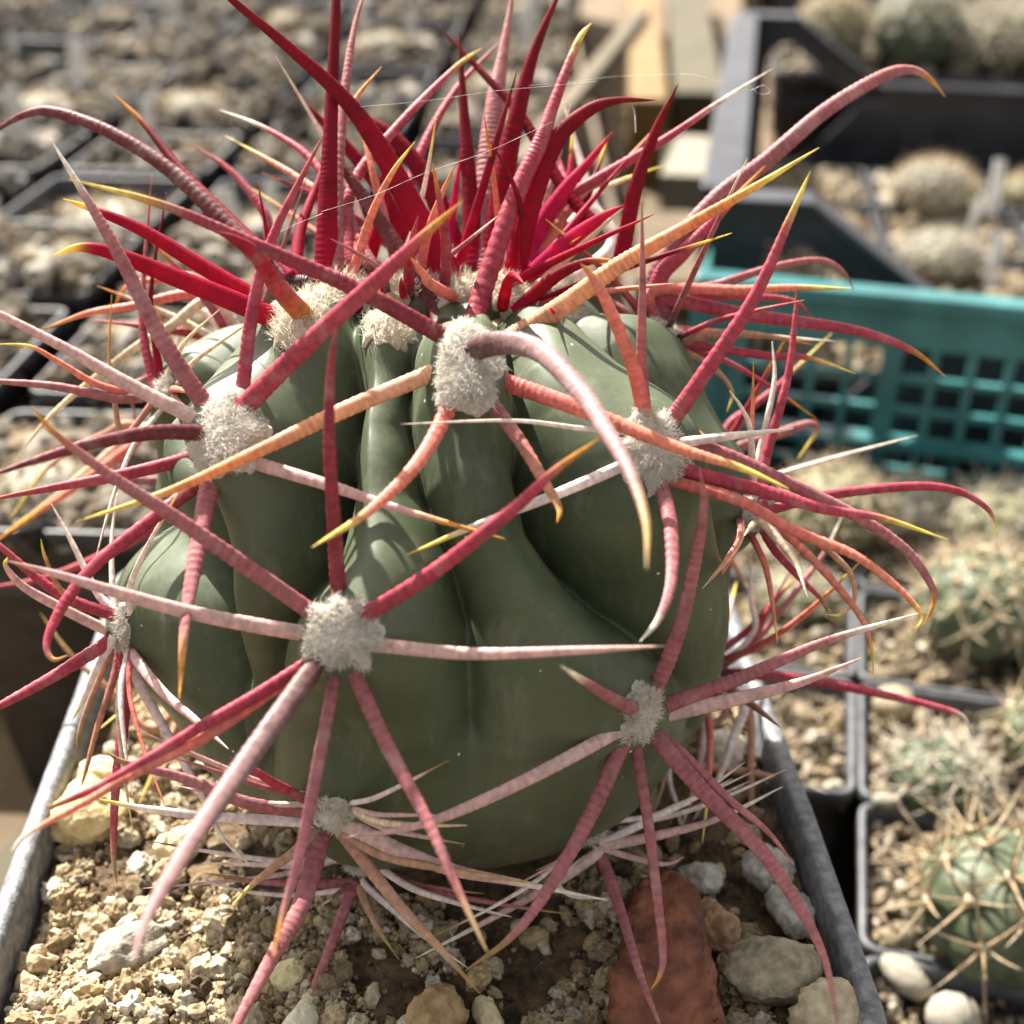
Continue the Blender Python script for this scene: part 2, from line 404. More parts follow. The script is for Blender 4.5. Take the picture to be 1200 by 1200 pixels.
# ------------------------------------------------------------------ spines
PAL = {  # along the length, base to tip (the last stop is the horn tip)
    'D': [(0, (.60, .010, .09)), (.22, (.40, .006, .045)), (.45, (.27, .008, .028)), (.7, (.24, .012, .026)), (1, (.24, .03, .03))],  # bright magenta base: backlit glow painted into the crimson
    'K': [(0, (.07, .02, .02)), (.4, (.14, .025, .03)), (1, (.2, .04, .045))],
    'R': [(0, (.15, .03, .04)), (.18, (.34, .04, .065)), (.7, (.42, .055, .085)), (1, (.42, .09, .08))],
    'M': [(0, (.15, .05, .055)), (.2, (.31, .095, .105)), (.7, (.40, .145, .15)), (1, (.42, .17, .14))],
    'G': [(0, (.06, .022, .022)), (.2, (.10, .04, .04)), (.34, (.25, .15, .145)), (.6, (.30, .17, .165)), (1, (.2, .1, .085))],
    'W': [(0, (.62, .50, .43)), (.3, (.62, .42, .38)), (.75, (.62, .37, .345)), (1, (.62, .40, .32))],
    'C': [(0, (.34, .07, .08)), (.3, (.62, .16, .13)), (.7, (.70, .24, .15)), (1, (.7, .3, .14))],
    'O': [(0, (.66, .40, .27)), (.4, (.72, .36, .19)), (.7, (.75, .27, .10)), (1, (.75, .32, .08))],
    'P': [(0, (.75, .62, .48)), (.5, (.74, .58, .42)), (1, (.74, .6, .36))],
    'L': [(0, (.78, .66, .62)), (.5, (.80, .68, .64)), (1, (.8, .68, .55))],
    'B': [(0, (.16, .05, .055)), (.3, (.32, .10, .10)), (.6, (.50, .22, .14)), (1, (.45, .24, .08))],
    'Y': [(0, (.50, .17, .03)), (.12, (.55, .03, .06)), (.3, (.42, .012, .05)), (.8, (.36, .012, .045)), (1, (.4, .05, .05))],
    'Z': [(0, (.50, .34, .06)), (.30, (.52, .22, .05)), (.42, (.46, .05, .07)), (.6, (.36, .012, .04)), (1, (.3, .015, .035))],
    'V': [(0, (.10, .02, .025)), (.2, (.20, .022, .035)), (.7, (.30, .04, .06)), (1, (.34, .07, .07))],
    'H': [(0, (.62, .02, .16)), (.5, (.55, .02, .11)), (1, (.5, .03, .08))],
    'T': [(0, (.40, .17, .13)), (.5, (.48, .26, .17)), (1, (.5, .33, .16))],
}
TIP = {'y': (.78, .62, .13), 'o': (.62, .28, .04), 'b': (.34, .22, .07), 'w': (.8, .74, .62), 'n': None, 'k': (.02, .015, .012)}
def pal_at(stops, t):
    for (a, ca), (b, cb) in zip(stops[:-1], stops[1:]):
        if t <= b:
            u = (t - a) / (b - a + 1e-9); return [ca[i] + (cb[i] - ca[i]) * u for i in range(3)]
    return list(stops[-1][1])
def catmull(P, n):
    P = [P[0] * 2 - P[1]] + P + [P[-1] * 2 - P[-2]]
    seg = len(P) - 3; out = []
    for k in range(n):
        x = k / (n - 1) * seg; i = min(int(x), seg - 1); t = x - i
        p0, p1, p2, p3 = P[i:i + 4]
        out.append(0.5 * ((2 * p1) + (p2 - p0) * t + (2 * p0 - 5 * p1 + 4 * p2 - p3) * t * t + (3 * p1 - p0 - 3 * p2 + p3) * t ** 3))
    return out
def spine_mesh(pts3, r0, style, tip, rng, flat=0.72, ring=1.0, sides=10, tipfrac=0.16, blunt=2.6, taper=0.22, view=None, spacing=0.00078):
    L = sum((b - a).length for a, b in zip(pts3[:-1], pts3[1:]))
    rings = max(6, int(L / spacing)); n = int(rings * 4) if ring > 0 else 40
    C = catmull(pts3, n)
    v, f, c = [], [], []
    ph0 = rng.random() * 6; arc = 0; prev = None
    vd = view or VF
    tcol = TIP[tip]
    for i, p in enumerate(C):
        t = i / (n - 1)
        tg = (C[min(i + 1, n - 1)] - C[max(i - 1, 0)]).normalized()
        side = tg.cross(vd)
        if side.length < 0.15 and prev is not None: side = prev - tg * prev.dot(tg)
        side.normalize(); prev = side.copy(); nor = side.cross(tg).normalized()
        r = 1.02 * r0 * (1 - t ** blunt) ** 0.9 * ((1 - taper * t) if taper < 0.6 else (0.42 + 0.58 * (1 - t) ** 3.0)) + 0.00004
        if style == 'G' and t < 0.22: r *= 0.5 + 0.5 * (t / 0.22)
        saw = (i % 4) / 4.0
        fade = ring * max(0, 1 - max(0, (t - 0.72)) / 0.2) * (0.75 + 0.35 * math.sin(t * 23 + ph0))
        amp = 0.125 * max(0, fade)
        mod = 1 + amp * (0.5 - saw if i % 4 else 0.6)
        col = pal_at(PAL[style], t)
        if tcol and t > 1 - tipfrac * 1.6:
            u = min(1, (t - (1 - tipfrac * 1.6)) / tipfrac); u = u * u * (3 - 2 * u)
            col = [a + (b - a) * u for a, b in zip(col, tcol)]
        shade = 1 + 0.34 * fade * ((0.5 - saw) if ring else 0) + 0.10 * math.sin(t * 41 + ph0) * math.sin(t * 17 + 2 * ph0)  # groove shade between rings painted into the colour, plus a slight wavering tone
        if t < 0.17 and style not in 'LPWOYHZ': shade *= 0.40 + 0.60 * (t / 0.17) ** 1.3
        for k in range(sides):
            a = 2 * math.pi * k / sides
            ca_, sa_ = math.cos(a), math.sin(a)
            v.append(p + side * (math.copysign(abs(ca_) ** 0.85, ca_) * r * mod) + nor * (math.copysign(abs(sa_) ** 1.25, sa_) * r * mod * flat))
            c.append([x * shade for x in col])
    for i in range(n - 1):
        for k in range(sides):
            k2 = (k + 1) % sides
            f.append([i * sides + k, i * sides + k2, (i + 1) * sides + k2, (i + 1) * sides + k])
    f.append(list(range(sides - 1, -1, -1))); f.append([(n - 1) * sides + k for k in range(sides)])
    return mesh('spine', [tuple(x) for x in v], f, np.array(c))

# areole, mm towards the viewer at the tip, width, colour, tip, path
SP = [
 ('A1', -8, 24, 'R', 'y', [(557,369),(600,240),(633,167),(647,127),(677,50),(693,27)]),
 ('A1', -4, 22, 'K', 'n', [(511,368),(465,290),(425,230),(397,187),(380,150)]),
 ('A1', 10, 21, 'V', 'y', [(517,393),(420,340),(300,287),(190,240),(82,210)]),
 ('A1', 2, 27, 'O', 'y', [(598,398),(660,358),(727,310),(800,268),(883,220),(960,173)]),
 ('A1', 2, 12, 'P', 'n', [(585,375),(640,325),(690,280),(730,244)]),
 ('A1', 34, 30, 'G', 'b', [(540,418),(583,402),(633,412),(683,462),(712,507),(740,557),(757,612),(758,667)]),
 ('A1', 12, 21, 'O', 'y', [(505,438),(400,482),(300,530),(200,575),(88,612)]),
 ('A1', 16, 21, 'C', 'y', [(535,458),(495,535),(435,597),(365,642)]),
 ('A1', 9, 17, 'B', 'o', [(568,462),(608,515),(638,565),(655,595),(653,613)]),
 ('A1', 10, 21, 'C', 'y', [(592,448),(650,468),(720,495),(800,527),(867,548),(925,573)]),
 ('A2', 0, 22, 'M', 'w', [(240,474),(190,398),(140,300),(100,230),(59,163)]),
 ('A2', 2, 17, 'R', 'n', [(284,455),(292,390),(304,325),(325,265),(355,205),(379,158)]),
 ('A2', 16, 26, 'R', 'o', [(276,488),(345,418),(440,330),(495,278),(543,235)]),
 ('A2', 2, 18, 'W', 'n', [(228,490),(150,450),(80,410),(0,368),(-30,352)]),
 ('A2', 16, 19, 'K', 'n', [(247,508),(180,507),(100,522),(40,540),(-25,562)]),
 ('A2', 5, 17, 'R', 'n', [(222,537),(140,557),(60,572),(-25,588)]),
 ('A2', 14, 25, 'M', 'o', [(247,562),(232,640),(217,730),(210,820)]),
 ('A2', 10, 17, 'W', 'o', [(292,540),(380,567),(470,597),(593,632)]),
 ('A2', 10, 16, 'R', 'o', [(238,562),(180,607),(117,657),(80,700),(60,737),(55,760),(63,773),(80,768)]),
 ('A3', 6, 15, 'M', 'n', [(757,488),(752,420),(753,330),(752,235)]),
 ('A3', 7, 19, 'C', 'o', [(757,497),(743,433),(712,357),(692,322),(680,309)]),
 ('A3', 4, 21, 'R', 'y', [(786,494),(817,450),(883,350),(925,258),(950,200)]),
 ('A3', 8, 15, 'L', 'y', [(738,542),(650,580),(560,615),(477,650)]),
 ('A3', 16, 19, 'M', 'w', [(770,556),(785,610),(787,677),(773,723),(750,752)]),
 ('A3', 4, 17, 'R', 'y', [(792,548),(900,577),(967,597),(1033,607),(1112,633)]),
 ('A3', 6, 14, 'C', 'y', [(785,562),(867,587),(933,623),(1000,650),(1050,687),(1080,722),(1066,744)]),
 ('A3', 0, 17, 'M', 'o', [(792,518),(850,533),(917,563),(1000,603),(1060,643),(1090,683),(1094,707),(1083,732)]),
 ('A3', -2, 13, 'L', 'n', [(792,520),(840,513),(883,508),(930,502)]),
 ('A3', 5, 7, 'L', 'n', [(748,508),(680,502),(600,493),(470,497)]),
 ('A4', 12, 19, 'V', 'n', [(397,700),(392,620),(386,520),(388,430),(397,373)]),
 ('A4', 10, 20, 'M', 'o', [(373,723),(283,660),(200,603),(133,560),(67,510),(37,477)]),
 ('A4', 10, 20, 'R', 'o', [(408,732),(500,676),(600,598),(650,552),(705,512)]),
 ('A4', 7, 19, 'W', 'n', [(354,742),(233,720),(133,693),(67,673),(7,657)]),
 ('A4', 9, 18, 'W', 'n', [(440,755),(550,766),(680,762),(780,757)]),
 ('A4', 33, 26, 'G', 'n', [(378,768),(310,862),(245,955),(198,1030),(168,1085),(156,1128)]),
 ('A4', 9, 16, 'R', 'b', [(368,772),(300,815),(233,853),(133,913),(67,943),(52,945)]),
 ('A6', 14, 13, 'C', 'w', [(150,770),(215,868),(160,903),(100,940),(33,977),(13,998)]) if False else ('A4', 12, 13, 'C', 'w', [(362,778),(250,858),(160,905),(100,940),(33,977),(13,998)]),
 ('A4', 18, 15, 'M', 'o', [(392,792),(367,927),(350,1007),(333,1067),(320,1122)]),
 ('A4', 14, 19, 'M', 'b', [(415,788),(452,870),(500,960),(540,1050),(572,1118)]),
 ('A5', 19, 18, 'M', 'w', [(748,834),(720,820),(690,802),(657,780)]),
 ('A5', 12, 20, 'M', 'n', [(768,808),(795,740),(815,655),(825,592),(820,548)]),
 ('A5', 6, 18, 'W', 'n', [(722,857),(640,902),(550,945),(480,970),(400,982)]),
 ('A5', 13, 20, 'M', 'b', [(728,876),(692,955),(645,1038),(600,1097),(545,1138)]),
 ('A5', 12, 13, 'M', 'o', [(746,876),(760,967),(770,1050),(777,1117),(773,1143),(763,1160)]),
 ('A5', 16, 21, 'M', 'n', [(767,862),(822,925),(890,995),(935,1060),(968,1130),(985,1225)]),
 ('A5', 10, 13, 'M', 'n', [(775,860),(805,888),(853,935),(900,975),(930,1013)]),
 ('A5', 4, 20, 'M', 'w', [(782,826),(867,795),(967,752),(1083,717)]),
 ('A5', 6, 20, 'W', 'n', [(784,836),(867,818),(943,798),(1010,771)]),
 ('A6', 3, 15, 'R', 'n', [(142,724),(83,703),(43,677),(0,640),(-20,626)]),
 ('A6', 6, 13, 'W', 'y', [(124,738),(67,710),(27,687),(7,664),(10,652)]),
 ('A6', 8, 17, 'R', 'n', [(124,754),(67,790),(0,827),(-25,838)]),
 ('A6', 6, 9, 'B', 'y', [(134,722),(95,706),(70,690),(53,653),(48,632)]),
 ('A6', -2, 11, 'L', 'n', [(133,715),(113,693),(83,633),(60,590)]),
 ('A6', -5, 9, 'L', 'n', [(136,712),(132,687),(131,633),(137,578)]),
 ('A6', 6, 15, 'W', 'n', [(144,752),(187,807),(233,847),(268,878)]),
 ('A6', 5, 13, 'L', 'n', [(148,757),(163,800),(200,867),(235,930),(260,980),(297,1017)]),
 ('A6', 5, 17, 'R', 'b', [(144,764),(147,800),(143,860),(135,930),(133,1000),(137,1035)]),
 ('A6', 3, 10, 'B', 'o', [(140,762),(133,795),(115,850),(100,905),(95,922)]),
 ('A6', 1, 10, 'T', 'b', [(132,760),(118,790),(95,850),(89,885)]),
 ('A6', 0, 11, 'L', 'y', [(128,757),(112,785),(98,820),(84,845)]),
 ('A7', 6, 14, 'L', 'y', [(358,963),(250,957),(167,947),(107,935)]),
 ('A7', 5, 17, 'M', 'b', [(360,951),(290,941),(215,912),(150,895),(125,882)]),
 ('A7', 2, 14, 'R', 'n', [(365,940),(325,920),(293,900),(270,888)]),
 ('A7', 8, 14, 'T', 'y', [(372,972),(345,998),(300,1033),(273,1060)]),
 ('A7', 16, 24, 'M', 'n', [(378,975),(353,1060),(320,1120),(280,1195),(265,1230)]),
 ('A7', 12, 17, 'T', 'b', [(402,978),(467,1060),(517,1113),(562,1164)]),
 ('A7', 5, 21, 'W', 'w', [(400,962),(467,996),(533,1020),(600,1033),(712,1055)]),
 ('A7', 9, 14, 'T', 'n', [(398,972),(450,1003),(530,1020),(630,1036)]),
 ('A7b', 4, 12, 'M', 'b', [(412,1034),(360,1036),(300,1033),(240,1023)]),
 ('A7b', 6, 7, 'L', 'n', [(410,1040),(350,1049),(290,1045),(235,1032)]),
 ('A7b', 8, 14, 'M', 'n', [(412,1043),(387,1110),(367,1160),(350,1215)]),
 ('A7b', 6, 11, 'T', 'b', [(421,1041),(440,1083),(468,1125)]),
 ('A7b', 5, 9, 'L', 'n', [(430,1040),(460,1066),(500,1100),(549,1135)]),
 ('A7b', 7, 9, 'M', 'w', [(412,1036),(395,1048),(377,1061)]),
 ('A8', 4, 14, 'W', 'w', [(712,990),(767,980),(840,960),(917,922)]),
 ('A8', 2, 11, 'L', 'n', [(716,983),(783,950),(817,933),(873,893)]),
 ('A8', 20, 15, 'M', 'n', [(707,1010),(727,1067),(753,1150),(785,1230)]),
 ('A8', 7, 14, 'W', 'w', [(697,1002),(650,1035),(620,1052),(560,1085),(487,1123)]),
 ('A8', 4, 8, 'W', 'n', [(714,997),(760,1010),(785,1012),(802,1004)]),
 ('A8', 4, 8, 'L', 'n', [(695,1000),(655,1030),(670,1050),(712,1053)]),
 ('A9', 0, 13, 'R', 'n', [(893,590),(897,540),(923,443),(932,370),(933,338)]),
 ('A9', 2, 8, 'C', 'o', [(884,592),(880,540),(882,480),(883,424)]),
 ('A9', -3, 10, 'L', 'w', [(886,592),(889,537),(907,450),(905,400)]),
 ('A9', -4, 8, 'L', 'w', [(884,590),(880,510),(870,480),(855,458)]),
 ('A9', 5, 14, 'P', 'w', [(892,608),(912,632),(932,658),(947,702)]),
 ('A9', 3, 11, 'C', 'y', [(893,606),(940,643),(1000,710),(1020,752),(1024,797)]),
 ('A9', 2, 9, 'T', 'y', [(895,603),(945,628),(973,647),(997,673),(1001,703),(985,720),(968,720)]),
 ('A9', 0, 11, 'R', 'b', [(890,612),(906,642),(935,675),(962,702),(973,725)]),
 ('A9', -2, 12, 'R', 'y', [(892,600),(973,580),(1067,570),(1117,574),(1150,590),(1166,610),(1168,632)]),
 ('A9', 6, 10, 'P', 'w', [(886,610),(880,617),(872,628)]),
 ('A12', -4, 12, 'R', 'n', [(180,447),(168,390),(168,330),(178,205)]),
 ('A12', -2, 11, 'D', 'n', [(188,446),(182,400),(177,340),(195,225)]),
 ('A12', 4, 13, 'M', 'n', [(184,462),(140,467),(67,453),(0,447),(-20,446)]),
 ('A12', 5, 10, 'C', 'y', [(182,466),(160,462),(113,450),(67,423),(35,406),(-3,403)]),
 ('A12', 0, 8, 'T', 'o', [(180,470),(145,510),(133,460),(128,417),(131,345)]),
 ('A12', -4, 8, 'P', 'n', [(196,442),(205,420),(222,395),(258,362)]),
 # young spines of the left shoulder tuft
 ('A10', 15, 27, 'Z', 'n', [(372,386),(333,345),(300,300),(275,281),(250,271)]),
 ('A10', 8, 26, 'Y', 'y', [(324,374),(267,350),(200,323),(133,297),(93,290),(62,300)]),
 ('A10', 2, 21, 'Y', 'y', [(296,347),(233,310),(167,270),(113,247),(74,233)]),
 ('K4', -4, 29, 'D', 'n', [(381,325),(384,240),(387,160),(394,0),(398,-60)]),
 ('K4', -12, 20, 'K', 'n', [(330,325),(265,262),(200,200),(133,157),(67,132),(33,133),(0,150),(-25,172)]),
 ('K4', -14, 17, 'D', 'o', [(335,320),(285,272),(213,200),(167,143),(133,110)]),
 ('K4', -10, 17, 'Y', 'n', [(345,325),(352,270),(372,215),(392,160)]),
 ('K4', 0, 8, 'Y', 'n', [(318,320),(313,277),(302,212)]),
 ('K5', -14, 14, 'R', 'w', [(430,300),(400,240),(363,185),(310,150),(258,129)]),
 ('K5', -14, 12, 'C', 'y', [(420,300),(390,240),(347,207),(305,182),(264,159)]),
 # crown
 ('K2', 8, 46, 'D', 'n', [(533,337),(487,250),(440,165),(400,112),(340,57),(272,0),(245,-25)]),
 ('K9', -2, 30, 'D', 'n', [(532,288),(505,220),(465,165),(427,138),(402,116)]),
 ('K7', -4, 40, 'D', 'n', [(556,312),(549,200),(543,120),(538,35)]),
 ('K7', -10, 36, 'M', 'n', [(572,308),(573,200),(580,120),(590,60),(606,-40)]),
 ('K7', 0, 30, 'D', 'n', [(577,300),(592,200),(612,110),(632,45),(668,-35)]),
 ('K3', 4, 30, 'D', 'n', [(600,335),(620,245),(650,168),(687,131),(722,118),(768,117)]),
 ('K8', 4, 21, 'D', 'n', [(728,305),(745,220),(770,150),(795,98)]),
 ('K6', 2, 24, 'H', 'n', [(616,312),(633,267),(660,225),(690,190),(718,154)]),
 ('K6', -2, 16, 'R', 'w', [(630,285),(655,240),(700,210),(780,163),(840,122),(904,81)]),
 ('K6', -8, 16, 'C', 'n', [(640,285),(680,228),(720,203),(768,150)]),
 ('K6', -14, 12, 'P', 'y', [(650,290),(690,235),(720,215),(780,193)]),
 ('B5', -10, 17, 'L', 'n', [(713,295),(695,240),(680,187),(660,118)]),
 ('K8', -8, 17, 'D', 'n', [(695,262),(655,212),(610,135),(560,80),(514,30)]),
 ('K9', -12, 15, 'R', 'n', [(468,300),(487,195),(533,107),(590,45)]),
 ('K5', -14, 16, 'R', 'y', [(410,300),(412,220),(467,147),(533,80),(565,56)]),
 ('K4', -12, 16, 'M', 'n', [(395,310),(396,200),(405,100),(416,30),(432,-25)]),
 ('K5', -6, 14, 'C', 'o', [(385,310),(390,190),(413,123),(447,78)]),
 ('K1', 8, 13, 'C', 'y', [(405,345),(420,300),(436,250),(460,202),(486,166)]),
 ('K1', 6, 7, 'M', 'n', [(448,318),(420,298),(388,280)]),
 ('K5', 2, 22, 'Y', 'n', [(420,335),(438,285),(450,240),(447,200)]),
 ('K9', 0, 19, 'D', 'n', [(487,300),(445,222),(400,165),(375,140),(343,107)]),
 ('K3', 8, 9, 'D', 'n', [(613,240),(600,212),(575,165)]) if False else ('K3', 8, 9, 'D', 'n', [(612,320),(612,255),(600,212),(575,166)]),
 ('K3', 9, 24, 'H', 'n', [(603,342),(660,288),(700,258),(732,240)]),
 ('K3', 8, 18, 'D', 'o', [(608,362),(650,325),(688,307),(724,305)]),
 ('K3', 10, 16, 'Y', 'n', [(588,366),(594,335),(602,322),(614,332)]),
 ('K1', 4, 12, 'Y', 'n', [(474,352),(471,338),(470,325)]),
 ('K1', 5, 10, 'Y', 'n', [(448,352),(449,340),(446,330)]),
 ('K5', -2, 16, 'Y', 'n', [(490,330),(500,290),(505,255),(520,235)]),
 ('K9', -10, 14, 'H', 'n', [(520,310),(515,260),(500,225),(470,180)]),
 ('K6', -12, 14, 'R', 'n', [(660,300),(672,250),(655,190),(640,150)]),
 ('K2', 6, 16, 'C', 'n', [(540,352),(505,333),(495,320),(480,300)]),
 # far right shoulder
 ('B1', -2, 22, 'M', 'o', [(770,322),(833,240),(900,187),(967,130),(1033,90),(1067,82),(1090,93),(1108,114)]),
 ('B1', 2, 21, 'R', 'o', [(772,330),(800,297),(840,255),(897,194)]),
 ('B1', 6, 14, 'C', 'y', [(765,342),(867,340),(933,337),(998,338)]),
 ('B1', -8, 11, 'M', 'n', [(800,345),(843,333),(907,313),(960,305),(987,317),(1001,340)]),
 ('B1', 4, 17, 'R', 'o', [(772,352),(883,370),(1000,387),(1067,410),(1108,441)]),
 ('B1', -4, 11, 'R', 'n', [(800,350),(880,348),(930,353),(952,372)]),
 ('B1', 2, 13, 'C', 'w', [(770,383),(800,387),(883,393),(980,400)]),
 ('B1', 3, 13, 'R', 'y', [(775,398),(800,402),(900,417),(950,420),(1003,438)]),
 ('B1', 0, 10, 'T', 'y', [(785,405),(817,420),(842,437),(858,460),(852,483)]),
 ('B2', -4, 11, 'R', 'y', [(850,505),(880,478),(917,447),(975,390)]),
 ('B2', -2, 13, 'M', 'y', [(850,533),(917,507),(948,497),(957,505),(934,539)]),
 ('B2', 0, 11, 'R', 'n', [(800,515),(803,500),(808,440),(812,395)]),
 ('B7', -2, 11, 'M', 'w', [(875,760),(887,750),(960,657),(987,605)]),
 ('B7', 0, 9, 'L', 'n', [(882,745),(880,700),(880,647)]),
 ('B7', 0, 9, 'R', 'n', [(880,752),(900,715),(927,667)]),
 ('B7', 2, 13, 'R', 'w', [(880,790),(960,799),(1017,810),(1083,825),(1127,839),(1139,864)]),
 ('B7', 3, 13, 'L', 'n', [(872,818),(858,868),(843,910),(812,962)]),
 ('B7', 2, 10, 'T', 'b', [(875,822),(880,910),(880,987),(869,1035)]),
 ('B7', 0, 11, 'T', 'w', [(800,885),(867,903),(917,913),(971,931)]),
 ('B7', 0, 9, 'T', 'n', [(850,833),(825,855),(802,875)]),
 ('B7', 3, 6, 'L', 'n', [(786,895),(795,950),(803,1007)]),
 ('B7', 3, 7, 'T', 'n', [(784,895),(775,925),(766,955)]),
 # far left shoulder
 ('B3', 2, 14, 'P', 'n', [(250,352),(200,382),(150,413),(67,480),(20,535)]),
 ('B3', 0, 13, 'C', 'o', [(240,347),(150,360),(100,368),(42,390)]),
 ('B3', -2, 12, 'R', 'n', [(270,400),(217,390),(167,382),(103,375)]),
 ('B3', -4, 11, 'L', 'n', [(230,360),(215,385),(205,410)]),
 ('B3', -6, 10, 'C', 'o', [(235,330),(190,328),(150,335),(130,368)]),
 ('B4', 2, 15, 'C', 'o', [(180,508),(150,527),(100,563),(50,597),(-25,648)]),
 ('B4', 0, 10, 'P', 'y', [(180,500),(110,545),(60,585),(5,625)]),
 ('B4', -2, 12, 'R', 'n', [(170,625),(100,660),(40,680),(-25,690)]),
 ('B4', -2, 10, 'T', 'y', [(165,500),(120,510),(60,545),(10,610)]),
 ('B4', -3, 12, 'M', 'n', [(150,560),(158,510),(155,470)]),
 ('B4', 0, 12, 'W', 'n', [(190,640),(170,660),(150,690)]),
 ('B8', 2, 10, 'T', 'y', [(185,852),(127,807),(83,767),(47,718)]),
 ('B6', -8, 14, 'R', 'n', [(330,300),(310,250),(270,200),(225,170)]),
]
rng = random.Random(11)
AR = {}
def areole_frame(k):
    d = adir[k]; hp, nn, _, _ = bvh.ray_cast(CTR, d)
    if k[0] != 'B':
        h2, n2, _ = cast(AREO[k][0], AREO[k][1])
        if h2 is not None and (h2 - hp).length < 0.012: hp, nn = h2, (n2 * 0.5 + (h2 - CTR).normalized() * 0.5).normalized()
    return hp, nn
def make_areole(k):
    hp, n = areole_frame(k); rad = AREO[k][2] / 1000 * (0.72 if k[0] == 'A' and k != 'A10' else 0.72)
    young = k[0] == 'K' or k == 'A10'
    up = Vector((0, 0, 1)) - n * n.z
    if up.length < 0.2: up = Vector((0, 1, 0)) - n * n.y
    up.normalize(); sd_ = n.cross(up)
    v, f, c = [], [], []
    A_, B_ = 72, 26
    base = Vector((.76, .69, .57)) if young else Vector((.74, .70, .63))
    seed = Vector((hp.x * 900, hp.y * 900, hp.z * 900))
    hgt = rad * (0.62 if young else 0.2)
    for i in range(B_ + 1):
        q = i / B_
        for j in range(A_):
            a = 2 * math.pi * j / A_
            ww = 1 + 0.5 * noise.noise(Vector((math.cos(a) * 2.2, math.sin(a) * 2.2, 0)) + seed)
            rr = rad * q * ww
            z = hgt * max(0, 1 - q ** 2.4) - (0.0018 if i == B_ else 0.0004 * q)
            p = hp + sd_ * (math.cos(a) * rr * 0.92) + up * (math.sin(a) * rr * 1.06) + n * z
            lum = noise.noise(p * 520 + seed) * 0.6 + noise.noise(p * 1300 + seed) * 0.5 + noise.noise(p * 2900 + seed) * 0.35
            p = p + n * (lum * 0.00045) + (sd_ * noise.noise(p * 900) + up * noise.noise(p * 900 + seed)) * 0.0006
            v.append(tuple(p)); sh = 0.92 + 0.16 * lum
            c.append([x * max(0.55, sh) for x in base])
    for i in range(B_):
        for j in range(A_):
            j2 = (j + 1) % A_; f.append([i * A_ + j, i * A_ + j2, (i + 1) * A_ + j2, (i + 1) * A_ + j])
    # felt fibres
    nf = int((4200 if not young else 1500) * (rad / 0.005) ** 1.6)
    for _ in range(nf):
        q = rng.random() ** 0.4 * 1.04; a = rng.random() * 6.283
        ww = 1 + 0.5 * noise.noise(Vector((math.cos(a) * 2.2, math.sin(a) * 2.2, 0)) + seed)
        rr = rad * q * ww
        o = hp + sd_ * (math.cos(a) * rr * 0.92) + up * (math.sin(a) * rr * 1.06) + n * (hgt * max(0, 1 - q ** 2.4))
        rd = Vector((rng.gauss(0, 1), rng.gauss(0, 1), rng.gauss(0, 1))).normalized()
        out = (sd_ * math.cos(a) + up * math.sin(a))
        d = (rd * 1.0 + n * (0.12 if not young else 0.9) + out * (0.35 * q)).normalized()
        ln = rng.uniform(0.0005, 0.0013) * (1.7 if young else 1)
        d2 = (d + Vector((rng.gauss(0, 1), rng.gauss(0, 1), rng.gauss(0, 1))) * 0.5).normalized()
        sdv = d.cross(rd + n * 0.3); sdv = sdv.normalized() if sdv.length > 1e-6 else sd_
        w_ = rng.uniform(0.000025, 0.00005)
        m1 = o + d * ln * 0.5; m2 = m1 + d2 * ln * 0.5
        i0 = len(v)
        v += [tuple(o - sdv * w_), tuple(o + sdv * w_), tuple(m1 + sdv * w_ * .8), tuple(m1 - sdv * w_ * .8), tuple(m2)]
        sh = rng.uniform(0.94, 1.06); c += [[x * sh for x in base]] * 5
        f += [[i0, i0 + 1, i0 + 2, i0 + 3], [i0 + 3, i0 + 2, i0 + 4]]
    o = link('areole', mesh('areole', v, f, np.array(c)), M['wool'], cactus)
    if young: o['label'] = 'cream woolly tuft on the crown'
    AR[k] = (o, hp, n)
for k in AREO: make_areole(k)

